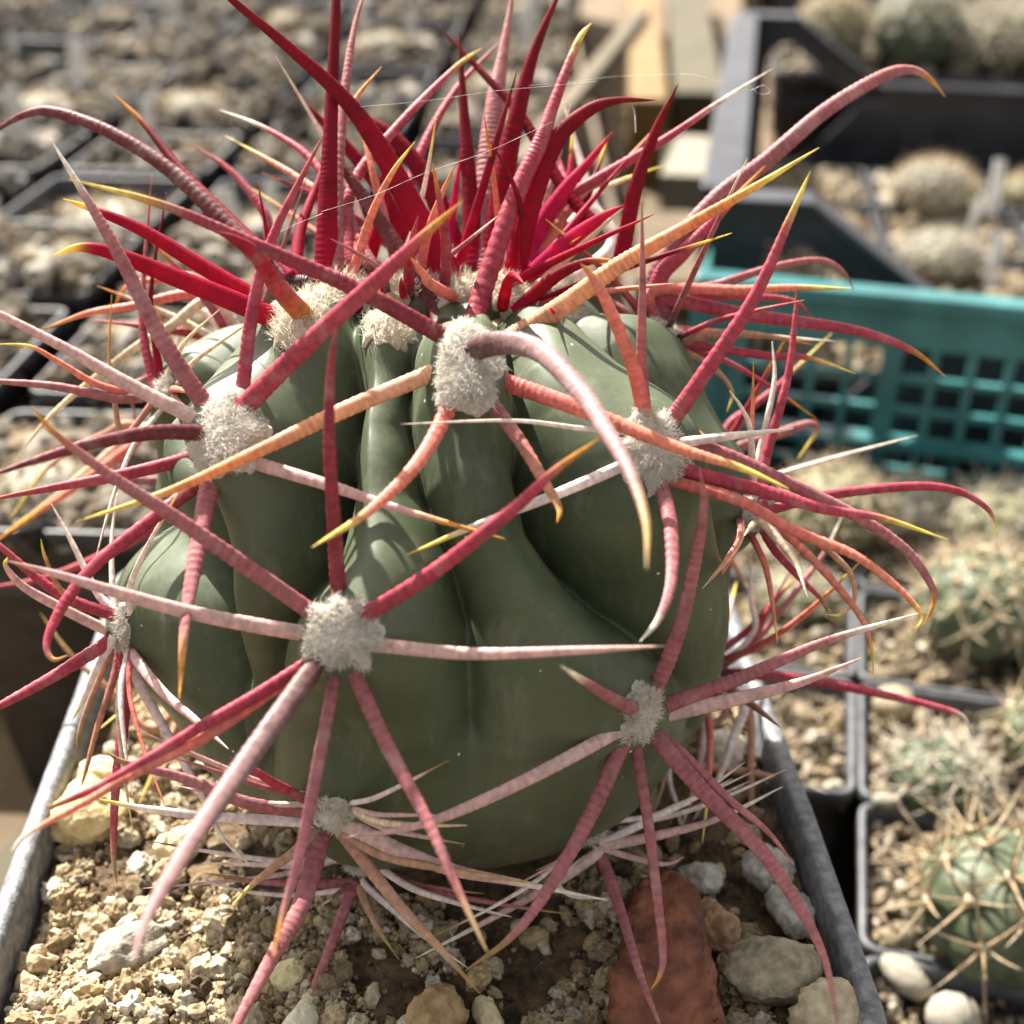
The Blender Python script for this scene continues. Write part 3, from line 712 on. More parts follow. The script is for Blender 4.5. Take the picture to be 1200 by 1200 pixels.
def make_spine(spec):
    k, dmm, wpx, style, tip, pts = spec
    ao, hp, n = AR[k]
    hidden = k[0] == 'B'
    if hidden:
        bd = (hp - CAM).dot(VF); pts = [proj(hp)[:2]] + list(pts)
    else:
        h, _, bd = cast(*pts[0])
        if h is None: bd = (hp - CAM).dot(VF)
        else:
            bd = bd + 0.0005
    acc = [0.0]
    for a, b in zip(pts[:-1], pts[1:]): acc.append(acc[-1] + math.hypot(b[0] - a[0], b[1] - a[1]))
    T = [a / acc[-1] for a in acc]
    d = dmm / 1000
    r0 = wpx / 2 / FPX * bd
    if not hidden:
        for i in range(1, 41):                      # keep clear of the stem
            t = i / 40
            if t < 0.12: continue
            for q in range(len(T) - 1):
                if T[q] <= t <= T[q + 1] + 1e-9:
                    u = (t - T[q]) / (T[q + 1] - T[q] + 1e-9)
                    x = pts[q][0] + u * (pts[q + 1][0] - pts[q][0]); y = pts[q][1] + u * (pts[q + 1][1] - pts[q][1]); break
            h, _, hd = cast(x, y)
            if h is not None:
                # only the stem in front of the far side counts
                d = max(d, min(0.03, (bd - (hd - r0 - 0.0006)) / t)) if (bd - hd) < 0.03 and (bd - hd) / t < 0.035 else d
    P = [atd(x, y, bd - d * t) for (x, y), t in zip(pts, T)]
    if not hidden:
        inn = hp + n * 0.0004 if style not in 'YZHD' else P[0]
        P = [P[0] + (inn - P[0]) * 0.35 - (P[1] - P[0]).normalized() * 0.0006] + P
    L = sum((b - a).length for a, b in zip(P[:-1], P[1:]))
    flat = 0.45 if wpx > 28 else (0.52 if wpx > 15 else 0.7)
    ring = {'Y': 0.25, 'H': 0.3, 'D': 0.55, 'L': 0.5, 'P': 0.5, 'K': 0.8, 'W': 0.5, 'G': 0.7, 'T': 0.6}.get(style, 1.0)
    if wpx < 9: ring *= 0.4
    me = spine_mesh(P, r0, style, tip, rng, flat, ring, sides=10 if wpx > 10 else 8, taper=0.62 if wpx > 38 else (0.4 if wpx > 26 else 0.22), spacing=0.00072 if wpx > 14 else 0.0009)
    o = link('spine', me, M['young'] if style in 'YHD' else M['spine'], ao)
    return o
for spc in SP: make_spine(spc)

def ray_spine(k, el, th, L_, wmm, style, tip, curl=0.15):
    ao, hp, n = AR[k]
    t1 = Vector((0, 0, 1)) - n * n.z
    if t1.length < 0.2: t1 = Vector((0, 1, 0)) - n * n.y
    t1.normalize(); t2 = n.cross(t1)
    out = t1 * math.cos(th) + t2 * math.sin(th)
    d = out * math.cos(el) + n * math.sin(el)
    b0 = hp + out * 0.0022
    if (b0 - CAM).dot(VF) < 0: return
    P = [b0 - n * 0.001]
    for q in (0.33, 0.66, 1.0): P.append(b0 + d * (L_ * q) + out * (curl * L_ * q * q) - n * (curl * L_ * q * q * 0.8))
    me = spine_mesh(P, wmm / 2000, style, tip, rng, 0.75, 0.5, sides=8, spacing=0.0009)
    link('spine', me, M['young'] if style in 'YHD' else M['spine'], ao)
xr = random.Random(23)
for k in ('B1', 'B2', 'B3', 'B4', 'B5', 'B6', 'B7', 'B8'):
    m_ = 8
    for q in range(m_):
        ray_spine(k, xr.uniform(0.12, 0.6), 2 * math.pi * (q + xr.random() * .6) / m_, xr.uniform(0.016, 0.031), xr.uniform(0.8, 1.5), xr.choice('LWCRMPTR'), xr.choice('nyow'), xr.uniform(.05, .35))
for k in ('A9', 'A12', 'A6'):
    for q in range(4):
        ray_spine(k, xr.uniform(0.1, 0.4), (math.pi / 2 + xr.uniform(-1.2, 1.2)) * (1 if k == 'A9' else -1), xr.uniform(0.013, 0.022), xr.uniform(0.6, 1.0), xr.choice('LPTC'), xr.choice('ny'), xr.uniform(.05, .3))
for k in ('A7', 'A7b', 'A8'):                       # pale web of radials round the foot
    for q in range(7):
        ray_spine(k, xr.uniform(0.08, 0.35), (1 if q % 2 else -1) * xr.uniform(0.75, 1.75), xr.uniform(0.014, 0.026), xr.uniform(0.6, 1.1), xr.choice('LWWPMM'), xr.choice('nwb'), xr.uniform(.0, .2))
for k in ('K2', 'K3', 'K5', 'K6', 'K7', 'K8', 'K9'):
    for q in range(3):
        ray_spine(k, xr.uniform(0.75, 1.35), xr.uniform(0, 6.28), xr.uniform(0.016, 0.030), xr.uniform(0.9, 1.6), xr.choice('HYDRRC'), xr.choice('nnyo'), xr.uniform(.0, .2))

# ------------------------------------------------------------------ soil in the pot
nr = np.random.default_rng(3)
def soil_z(x, y):
    d = math.hypot(x, y)
    return -0.0012 + 0.0028 * noise.noise(Vector((x * 45, y * 45, 0))) + 0.0012 * noise.noise(Vector((x * 140, y * 140, 4))) + 0.002 * max(0, 1 - d / 0.05) - 0.001
G = 150; half = PS / 2 - 0.0036
cy, sy = math.cos(POT_YAW), math.sin(POT_YAW)
def to_world(x, y): return POT_C.x + cy * x - sy * y, POT_C.y + sy * x + cy * y
sv = []
for i in range(G + 1):
    for j in range(G + 1):
        x, y = to_world(-half + 2 * half * i / G, -half + 2 * half * j / G)
        sv.append((x, y, soil_z(x, y) + 0.0006 * noise.noise(Vector((x * 600, y * 600, 1)))))
sf = [[i * (G + 1) + j, (i + 1) * (G + 1) + j, (i + 1) * (G + 1) + j + 1, i * (G + 1) + j + 1] for i in range(G) for j in range(G)]
soil = link('potting_soil', mesh('potting_soil', np.array(sv), sf), M['soil_bed'])
tag(soil, 'dark gritty potting soil filling the large grey pot', 'soil', kind='stuff')
def scatter(n, smin, smax, tpl, pal, wts, powr=2.0, zo=0.0, keep=None, jit=0.25):
    pos, siz = [], []
    while len(pos) < n:
        x, y = nr.uniform(-half + 0.0008, half - 0.0008, 2)
        X, Y = to_world(x, y)
        if math.hypot(X, Y) < 0.029: continue
        if keep and not keep(X, Y): continue
        s = smin + (smax - smin) * nr.random() ** powr
        pos.append((X, Y, soil_z(X, Y) + s * 0.35 + zo)); siz.append(s)
    n = len(pos)
    return pebbles(np.array(pos), np.array(siz), palette(n, nr, pal, wts), nr, tpl, jit)
TAN = [(.35, .275, .17), (.40, .335, .23), (.26, .195, .115), (.19, .14, .085), (.44, .40, .31), (.08, .057, .038), (.38, .29, .16)]
def clumps(X, Y): return noise.noise(Vector((X * 90, Y * 90, 7))) > -0.18
def left(X, Y): return noise.noise(Vector((X * 70, Y * 70, 17))) > (-0.14 if X < 0.0 else 0.12)
parts = [scatter(16000, 0.00022, 0.0006, ICO1, TAN, [4, 3, 3, 2, 2, 1.5, 2], keep=left, zo=0.0003),
         scatter(3600, 0.0005, 0.0013, ICO2, TAN, [4, 3, 3, 2, 2, 1, 2], keep=left, jit=.34),
         scatter(150, 0.0012, 0.0022, ICO2, TAN, [4, 3, 3, 1.5, 2, .5, 1.5], keep=clumps, jit=.22),
         scatter(2500, 0.0002, 0.0006, ICO1, [(.05, .035, .022), (.12, .085, .05), (.3, .23, .14)], [3, 3, 2])]
def clod_templates(n):
    out = []
    for q in range(n):
        v = ICO_C[0].copy(); o = Vector((q * 7.3, 1.7 * q, 0))
        k = np.array([0.34 * noise.noise(Vector(x) * 1.7 + o) + 0.24 * noise.noise(Vector(x) * 4.2 + o) + 0.16 * noise.noise(Vector(x) * 9 + o) for x in v])
        out.append((v * (1 + k)[:, None], ICO_C[1]))
    return out
CLODS = clod_templates(7)
for q, tpl in enumerate(CLODS):
    parts.append(scatter(100, 0.0008, 0.0024, tpl, TAN, [4, 3, 3, 2, 2, 1, 2], powr=1.8, jit=0.03, keep=clumps if q % 2 else left, zo=0.0002))
V_, F_, C_ = join(parts)
grit = link('soil_crumbs', mesh('soil_crumbs', V_, F_, C_), M['grit'], smooth=False)
tag(grit, 'loose tan and cream soil crumbs around the foot of the big cactus', 'soil crumbs', kind='stuff')

# stones one could pick up, each at its own place on the soil
def stone(name, px, py, size, squash, cols, label, seed, rot=0.0, cut=6, sink=0.35, zof=0.0, rough=0.9, crumb=1.0):
    p = at(px, py, 0.0005 + zof); r_ = np.random.default_rng(seed)
    v = ICO3[0].copy()
    # facets: clip the ball with a few planes
    for _ in range(cut):
        d = r_.normal(size=3); d /= np.linalg.norm(d); h = r_.uniform(0.62, 0.86)
        k = v @ d; v = v - np.clip(k - h, 0, None)[:, None] * d
    v = v * (1 + 0.05 * np.array([noise.noise(Vector(x) * 2.6 + Vector((seed, 0, 0))) for x in v]) + 0.02 * np.array([noise.noise(Vector(x) * 8 + Vector((seed, 0, 0))) for x in v]))[:, None]
    v = v * (1 + 0.055 * crumb * np.array([noise.noise(Vector(x) * 3.5 + Vector((0, seed, 0))) + 0.8 * noise.noise(Vector(x) * 9 + Vector((0, seed, 0))) + 0.5 * noise.noise(Vector(x) * 22 + Vector((0, seed, 0))) for x in v]))[:, None]
    v = v * np.array(squash) * size
    z = soil_z(p.x, p.y)
    me = mesh(name, v, ICO3[1])
    m = noisy(name + '_rock', *cols, scale=520, rough=rough, bstr=1.0, bdist=0.0006, c3=None, bscale=900)
    o = link(name, me, m, loc=(p.x, p.y, z + size * squash[2] * (1 - sink)))
    o.rotation_euler = (r_.uniform(-.15, .15), r_.uniform(-.15, .15), rot)
    tag(o, label, 'stone'); return o
G1 = ((.22, .20, .165), (.40, .36, .28)); G2 = ((.34, .31, .27), (.55, .52, .47))
def shard(name, outline, top, thick, cols, label):
    P = [at(x, y, 0.002) for x, y in outline]; c = sum(P, Vector()) / len(P)
    v = [tuple(Vector((p.x - c.x, p.y - c.y, top + 0.0012 * noise.noise(p * 90)))) for p in P] + [tuple(Vector(((p.x - c.x) * 1.06, (p.y - c.y) * 1.06, top - thick))) for p in P]
    k = len(P)
    o = link(name, mesh(name, v, [list(range(k - 1, -1, -1)), [k + q for q in range(k)]] + [[q, (q + 1) % k, k + (q + 1) % k, k + q] for q in range(k)]),
             noisy('brick_shard', *cols, scale=260, rough=.62, bstr=.9, bdist=.0006, bscale=700), smooth=False, loc=(c.x, c.y, 0.0))
    o.rotation_euler = (0.10, -0.06, 0)
    import bmesh
    bm = bmesh.new(); bm.from_mesh(o.data)
    bmesh.ops.bevel(bm, geom=bm.edges[:], offset=.0009, segments=1, affect='EDGES')
    bmesh.ops.triangulate(bm, faces=bm.faces[:])
    for _ in range(4): bmesh.ops.subdivide_edges(bm, edges=[e for e in bm.edges if e.calc_length() > .0007], cuts=1, use_grid_fill=True)
    bmesh.ops.triangulate(bm, faces=bm.faces[:]); bm.normal_update()
    for q in bm.verts:
        c_ = q.co * 1.0
        q.co = q.co + q.normal * (0.0011 * noise.noise(c_ * 130) + 0.0006 * noise.noise(c_ * 420) + 0.0003 * noise.noise(c_ * 1100) - 0.0016 * max(0, noise.noise(c_ * 210 + Vector((9, 0, 0))) - 0.28))
    bm.to_mesh(o.data); bm.free()
    o.data.polygons.foreach_set('use_smooth', [True] * len(o.data.polygons))
    tag(o, label, 'stone'); return o
shard('brick_chip', [(748, 1046), (783, 1036), (814, 1056), (830, 1100), (842, 1150), (850, 1205), (790, 1222), (722, 1208), (720, 1150), (728, 1118), (738, 1080)], .0042, .008, ((.10, .034, .02), (.26, .095, .052)), 'big brick-red flat stone chip half buried in the soil')
stone('pebble', 903, 1142, 0.0060, (1.15, 0.9, 0.85), ((.17, .145, .10), (.36, .31, .21)), 'rounded tan grey pebble between the brick-red chip and the pot wall', 8, 0.3, 8, crumb=1.8)
stone('pebble', 972, 1196, 0.0052, (1.1, .9, .8), ((.34, .28, .18), (.5, .42, .28)), 'flat pale tan stone wedged against the pot wall below the rounded pebble', 14, 0.6, 7, crumb=2.4)
stone('pebble', 820, 1022, 0.0031, (1.1, .9, .85), G2, 'small pale grey crumbly pebble just above the brick-red chip', 21, 0, 5, crumb=2.4)
stone('pebble', 838, 1080, 0.0040, (.9, 1.1, .8), ((.22, .12, .06), (.42, .28, .17)), 'reddish tan crumbly stone touching the brick-red chip', 22, 0.4, 6, crumb=2.4)
stone('pebble', 902, 1015, 0.0040, (1., .9, .8), G2, 'whitish pebble against the pot wall behind the long drooping spine', 23, 0.2, 5, crumb=2.4)
stone('pebble', 928, 1058, 0.0038, (.8, 1.2, .8), G2, 'whitish oblong pebble against the pot wall nearer the rounded tan pebble', 24, 0.4, 5, crumb=2.4)
stone('pebble', 100, 945, 0.0062, (1.15, 1., .75), ((.48, .36, .17), (.66, .54, .30)), 'yellowish sunlit stone lying beside the left pot rim', 31, 0.5, 6, crumb=2.4)
stone('pebble', 118, 905, 0.0045, (1.1, .9, .8), ((.5, .4, .2), (.7, .58, .34)), 'cream yellow sunlit stone resting behind the larger yellowish stone', 32, 0.1, 6, crumb=2.4)
stone('pebble', 145, 1100, 0.0046, (1.35, .8, .6), G1, 'grey flat stone under the tip of the thick drooping spine', 33, 0.5, 7, crumb=2.4)
stone('pebble', 508, 1192, 0.0042, (1.2, .9, .7), ((.30, .19, .09), (.48, .34, .18)), 'orange tan stone at the front of the pot', 34, 0.8, 7, crumb=2.4)
stone('pebble', 352, 1194, 0.0026, (.9, 1.1, .9), ((.55, .5, .36), (.7, .66, .5)), 'smooth cream pebble touched by the mauve drooping spine', 35, 0, 3)
stone('pebble', 572, 1182, 0.0028, (.7, 1.3, .8), ((.6, .5, .3), (.75, .66, .42)), 'slim pale yellow stone sliver beside the orange tan stone', 36, 0.3, 6, crumb=2.4)
stone('pebble', 338, 1140, 0.0024, (1, 1, .8), ((.5, .42, .22), (.66, .58, .34)), 'tiny yellow pebble between two drooping spines', 37, 0.3, 5, crumb=2.4)
stone('pebble', 850, 880, 0.0040, (1.0, 1, .7), ((.5, .45, .35), (.68, .62, .48)), 'sunlit pale pebble behind the right side of the stem', 41, 0.4, 6, crumb=2.4)
stone('pebble', 210, 985, 0.0034, (1.1, .9, .7), ((.5, .42, .24), (.68, .58, .36)), 'pale tan crumb of soil beside the stem on the sunny side', 42, 0.4, 6, crumb=2.4)

# ------------------------------------------------------------------ small pots and gravel beds for the background
def gravel_bed(name, half, seed, pal, wts, n1=420, n2=90, s1=(0.0012, 0.003), s2=(0.003, 0.0055)):
    r_ = np.random.default_rng(seed)
    p1 = np.stack([r_.uniform(-half, half, n1), r_.uniform(-half, half, n1), r_.uniform(-0.002, 0.001, n1)], 1)
    p2 = np.stack([r_.uniform(-half, half, n2) * .92, r_.uniform(-half, half, n2) * .92, r_.uniform(-0.001, 0.002, n2)], 1)
    a = pebbles(p1, r_.uniform(*s1, n1), palette(n1, r_, pal, wts), r_, ICO1, .25)
    b = pebbles(p2, r_.uniform(*s2, n2), palette(n2, r_, pal, wts), r_, ICO2, .24)
    base = (np.array([(-half, -half, -.002), (half, -half, -.002), (half, half, -.002), (-half, half, -.002)]), np.array([[0, 1, 2], [0, 2, 3]]), np.full((4, 3), 0.05))
    return mesh(name, *join([a, b, base]))
GREY = [(.135, .110, .082), (.085, .07, .052), (.19, .162, .13), (.026, .021, .017), (.15, .113, .07), (.29, .26, .22)]
WARM = [(.22, .175, .115), (.28, .232, .16), (.16, .125, .08), (.075, .057, .038), (.36, .315, .245), (.20, .15, .085)]
def pot_mesh(name, half, h, wall, rimw, taper):
    pr = [(half - taper, .004, -h), (half - rimw * .5, .004, -rimw * 2), (half, .004, -rimw * 1.9), (half, .004, -.0003), (half - .0003, .004, 0), (half - wall, .003, 0), (half - wall - .0003, .003, -.0004), (half - wall - .001, .003, -.02)]
    v, f, L = shell(pr, 4)
    f.append(list(range(L - 1, -1, -1)))
    return mesh(name, v, f)

# tray of little seedling pots on the right
E1 = Vector((math.cos(math.radians(13)), -math.sin(math.radians(13)), 0)); E2 = Vector((math.sin(math.radians(13)), math.cos(math.radians(13)), 0))
TO = Vector((0.0867, 0.0546, 0)); TP = 0.0432; TZ = -0.06
tray_pm = pot_mesh('tray_pot_wall', TP / 2 - 0.0003, TZ - BZ - .0005, 0.0012, 0.002, 0.004)
tray_pm.materials.append(M['greypot'])
tray_g = [gravel_bed('warm_gravel', TP / 2 - .0022, 60 + k, WARM, [4, 3, 3, 2, 2, 2], 700, 60, (.0006, .0015), (.0014, .003)) for k in range(3)]
for g in tray_g: g.materials.append(M['gravel'])
def in_main_pot(p, m):
    x = (p.x - POT_C.x) * cy + (p.y - POT_C.y) * sy; y = -(p.x - POT_C.x) * sy + (p.y - POT_C.y) * cy
    return max(abs(x), abs(y)) < PS / 2 + m
GY = Vector((0.0674, 0.2259, 0))       # teal crate front left corner
yawc = math.radians(-16)
EX = Vector((math.cos(yawc), math.sin(yawc), 0)); EY = Vector((-math.sin(yawc), math.cos(yawc), 0))
def fits(c, hp_, m0=0.0):
    ok = True
    for sx in (-1, 0, 1):
        for sy_ in (-1, 0, 1):
            q = c + E1 * sx * hp_ + E2 * sy_ * hp_
            if in_main_pot(q, -0.0045 + m0): ok = False
            if (q - GY).dot(EX) > -0.004 and (q - GY).dot(EY) > -0.004: ok = False
    return ok
cells = []
for j in range(-4, 7):
    for i in range(-2, 7):
        c = TO + E1 * ((i + .5) * TP) + E2 * ((j + .5) * TP)
        if c.x < 0.03 or c.y > 0.19 or not fits(c, TP / 2): continue
        cells.append((i, j, c))
for q, (i, j, c) in enumerate(cells):
    e = empty('seedling_pot', (c.x, c.y, TZ), math.radians(-13))
    tag(e, 'tiny square grey pot of tan gravel in the seedling tray beside the big pot', 'plant pot', 'tiny seedling pots of tan gravel')
    link('pot_wall', tray_pm, None, e)
    link('gravel', tray_g[(i * 7 + j * 3) % 3], None, e, False, loc=(0, 0, -0.0045)); 

# little cacti
def small_stem(name, r, h, ribs, seed, deep=0.12):
    v, f = [], []; NA_, NP_ = 72, 28
    for i in range(NP_):
        p = 0.02 + (math.pi * 0.80) * i / (NP_ - 1)
        for j in range(NA_):
            a = 2 * math.pi * j / NA_
            k = abs(math.cos(ribs * a / 2 + 0.4 * p)) ** 0.8
            tub = 0.04 * math.cos(p * 14 + (j * ribs // NA_) * math.pi)
            rr = r * (1 - deep * (1 - k) + tub * k * .6) + r * 0.02 * noise.noise(Vector((math.cos(a) * 2, math.sin(a) * 2, p + seed)))
            v.append((math.sin(p) * rr * math.cos(a), math.sin(p) * rr * math.sin(a), h * 0.5 + math.cos(p) * h * 0.5 * (1 - 0.12 * math.exp(-(p / .25) ** 2))))
    for i in range(NP_ - 1):
        for j in range(NA_):
            j2 = (j + 1) % NA_; f.append([i * NA_ + j, (i + 1) * NA_ + j, (i + 1) * NA_ + j2, i * NA_ + j2])
    f.append(list(range(NA_))); f.append([(NP_ - 1) * NA_ + j for j in range(NA_ - 1, -1, -1)])
    return mesh(name, v, f)
GREEN = {'g': noisy('seedling_skin', (.05, .068, .038), (.12, .14, .085), 120, 0.5), 'o': noisy('olive_seedling_skin', (.10, .10, .05), (.2, .19, .11), 140, 0.6), 's': noisy('grey_seedling_skin', (.14, .135, .105), (.28, .265, .2), 150, 0.7)}
def one_spine(ln, r, cols):
    v, f, c = [], [], []
    for i in range(6):
        t = i / 5
        for k in range(4):
            a = k * math.pi / 2
            rr = r * (1 - t) + r * 0.06
            v.append((math.cos(a) * rr, math.sin(a) * rr + ln * 0.12 * t * t, ln * t)); c.append([x + (y - x) * t for x, y in zip(*cols)])
    for i in range(5):
        for k in range(4):
            k2 = (k + 1) % 4; f.append([i * 4 + k, i * 4 + k2, i * 4 + 4 + k2, i * 4 + 4 + k])
    f.append([20, 21, 22, 23])
    return mesh('small_spine', v, f, np.array(c))
def small_cactus(loc, r, h, ribs, skin, scol, label, seed, rows=4, per=6, ln=0.6, single=False, group=None, rs=0.0004, wool=(.62, .55, .40)):
    rg = random.Random(seed)
    e = empty('seedling_cactus', loc, rg.random() * 3)
    tag(e, label, 'cactus', group)
    link('stem', small_stem('seedling_stem', r, h, ribs, seed), GREEN[skin], e)
    sm = one_spine(r * ln, rs, scol); sm.materials.append(M['spine'])
    vv, ff, cc = [], [], []
    wv, wf, wc = [], np.zeros((0, 3), int), []
    wpos = []
    base_v = np.array([x.co[:] for x in sm.vertices]); base_f = [list(p.vertices) for p in sm.polygons]
    ca = np.array([x.color[:3] for x in sm.color_attributes['Col'].data])
    for i in range(rows):
        p = 0.22 + 1.45 * (i + .3) / rows
        for q in range(ribs):
            if i == 0 and q % 2: continue
            a = 2 * math.pi * (q + (0.5 if i % 2 else 0)) / ribs - 0.4 * p * 2 / ribs
            n_ = Vector((math.sin(p) * math.cos(a), math.sin(p) * math.sin(a), math.cos(p)))
            P = Vector((n_.x * r * 0.98, n_.y * r * 0.98, h * .5 + n_.z * h * .5))
            wpos.append(P)
            for s in range(per):
                b = 2 * math.pi * s / per + rg.random() * .5
                t1 = n_.orthogonal().normalized(); t2 = n_.cross(t1)
                el = rg.uniform(0.15, 0.75) if s else 1.3
                d = (t1 * math.cos(b) + t2 * math.sin(b)) * math.cos(el) + n_ * math.sin(el)
                Mx = d.to_track_quat('Z', 'Y').to_matrix()
                sc = rg.uniform(.75, 1.2)
                if single:
                    o = link('spine', sm, None, e, loc=P); o.rotation_euler = Mx.to_euler(); o.scale = (1, 1, sc)
                else:
                    o0 = len(vv); W = base_v * np.array((1, 1, sc)); W = W @ np.array(Mx).T + np.array(P)
                    vv += W.tolist(); ff += [[o0 + x for x in fc] for fc in base_f]; cc += (ca * rg.uniform(.8, 1.15)).tolist()
    if not single:
        o = link('spines', mesh('spines', vv, ff, np.array(cc)), M['spine'], e); o['kind'] = 'stuff'
    wp = np.array([x[:] for x in wpos]); r_ = np.random.default_rng(seed)
    a_ = pebbles(wp, np.full(len(wp), r * 0.09), np.tile(np.array(wool), (len(wp), 1)), r_, ICO2, .2, .9)
    o = link('wool', mesh('wool', *a_), M['wool'], e); o['kind'] = 'stuff'
    return e
YEL = ((.52, .42, .25), (.60, .50, .36)); CRM = ((.52, .47, .38), (.6, .54, .44)); BRN = ((.42, .28, .16), (.6, .48, .3))
def near_cell(px, py):
    p = at(px, py, TZ); return min(cells, key=lambda c: (c[2] - p).length)[2]
def in_cell(px, py, dx=0, dy=0):
    c = near_cell(px, py); return (c.x + dx, c.y + dy, TZ - 0.006)
def cac_at(px, py, z): p = at(px, py, z); return (p.x, p.y, z)
small_cactus(cac_at(1158, 1120, TZ - .006), 0.0160, 0.0275, 7, 'g', ((.40, .28, .15), (.48, .40, .28)), 'green seedling cactus with long cream spines and a golden crown', 3, 3, 7, .8, True, rs=.0005)
small_cactus(cac_at(1090, 945, TZ - .006), 0.0106, 0.0169, 8, 'g', CRM, 'dark green seedling cactus with short cream spines behind the golden crowned one', 4, 3, 6, .7, rs=.0004)
small_cactus(cac_at(1140, 760, TZ - .006), 0.0169, 0.0275, 9, 'g', YEL, 'green seedling cactus with yellow flecked top beyond the dark tray rim', 5, 4, 6, .55, rs=.0004)
small_cactus(cac_at(970, 640, TZ - .006), 0.0156, 0.0250, 9, 'o', YEL, 'olive seedling cactus in front of the left end of the teal crate', 6, 4, 5, .5, rs=.0004)
small_cactus(cac_at(1165, 650, TZ - .006), 0.0156, 0.0206, 9, 'o', CRM, 'olive brown seedling cactus close to the foot of the teal crate', 7, 4, 5, .5, rs=.0004)
small_cactus(cac_at(930, 720, TZ - .006), 0.0100, 0.0125, 8, 'o', CRM, 'little olive seedling cactus behind the right spines of the big cactus', 8, 3, 5, .6, rs=.0003)
small_cactus(cac_at(1060, 620, TZ - .006), 0.0137, 0.0163, 8, 's', CRM, 'grey green seedling cactus between the two olive ones by the teal crate', 9, 3, 5, .5, rs=.0003)
small_cactus(cac_at(1230, 900, TZ - .006), 0.0125, 0.0187, 8, 'g', YEL, 'green seedling cactus cut by the picture edge beside the short spined one', 10, 3, 5, .7, rs=.0004)
def bgstone(px, py, z, size, sq, cols, label, seed, rot=0):
    p = at(px, py, z); r_ = np.random.default_rng(seed); v = ICO2[0] * (1 + r_.uniform(-.1, .1, (len(ICO2[0]), 1))) * np.array(sq) * size
    o = link('pebble', mesh('pebble', v, ICO2[1]), noisy('tray_stone', *cols, scale=300), loc=(p.x, p.y, z)); o.rotation_euler = (0, .2, rot)
    tag(o, label, 'stone')
WH = ((.20, .18, .14), (.33, .30, .24))
bgstone(1062, 1145, TZ - .001, .0042, (1.3, .85, .7), WH, 'cream pebble at the foot of the golden crowned seedling cactus', 1, -.7)
bgstone(1115, 1190, TZ - .001, .005, (1.2, .9, .7), WH, 'large pale pebble in the gravel in front of the golden crowned seedling', 2, .5)
bgstone(1048, 825, TZ - .002, .0055, (1, .9, .8), ((.26, .21, .13), (.36, .30, .2)), 'tan yellow stone just in front of the dark tray rim', 3, .3)
bgstone(1040, 938, TZ + .0005, .0026, (1.5, .7, .6), WH, 'white chip lying on the corner where the tray pots meet', 4, .2)

# pots covering the bench on the left and behind
PP = 0.074; PZ = -0.015
bp_m = pot_mesh('bench_pot_wall', PP / 2 - 0.0055, PZ - BZ - .0005, 0.0013, 0.003, 0.008); bp_m.materials.append(M['blackpot'])
GW = [[4, 4, 2.5, 3, 2, 1.2], [2, 5, 1, 6, 1, .6], [3, 5, 1.5, 4, 3, .4], [3, 3, 4, 2, 1, 2.5]]
bp_g = [gravel_bed('grey_gravel', PP / 2 - .0060, 80 + k, GREY, GW[k], 620, (60, 30, 40, 60)[k], (.001, .0028), (.0025, (.007, .006, .011, .007)[k])) for k in range(4)]
for g in bp_g: g.materials.append(M['gravel'])
rb = random.Random(5)
A1_ = Vector((math.cos(math.radians(-4)), math.sin(math.radians(-4)), 0)); A2_ = Vector((-A1_.y, A1_.x, 0))
BK0 = GY + EX * 0.0 + EY * 0.0
bench_pots = []
for j in range(0, 17):
    for i in range(-14, 16):
        c = Vector((-0.098, 0.125, 0)) + A1_ * (i * PP) + A2_ * (j * PP)
        x, y, dp = proj((c.x, c.y, PZ))
        if dp < .05 or not (-420 < x < 1330 and -120 < y < 700): continue
        if (c - GY).dot(EX) > -0.05 and (c - GY).dot(EY) > -0.05 and (c - GY).dot(EY) < 1.05: continue     # crates stand here
        if c.x > 0.03 and c.y < 0.30: continue
        if 0.0 < (c.x - 0.02) and (c - GY).dot(EX) < 0.0 and c.y < 0.62: continue                          # boards lie here
        if y > 520 and x < -60: continue
        if 690 < x < 900 and c.y > .25: continue                                                           # timber lies here
        bench_pots.append((c, x, y))
lab_m = MB().prism([(-.0055, .045), (.0055, .045), (.0055, .006), (.0008, -.012), (-.0008, -.012), (-.0055, .006)], -.0006, .0006)
lab_me = mesh('plant_label', lab_m.v, lab_m.f); lab_me.materials.append(M['tagw'])
proto = small_cactus((0, 0, -5), 0.0135, 0.015, 9, 's', BRN, 'low grey brown cactus in a black nursery pot on the bench behind', 12, 3, 5, .5, group='grey brown cacti in the nursery pots', rs=.0003)
used = False
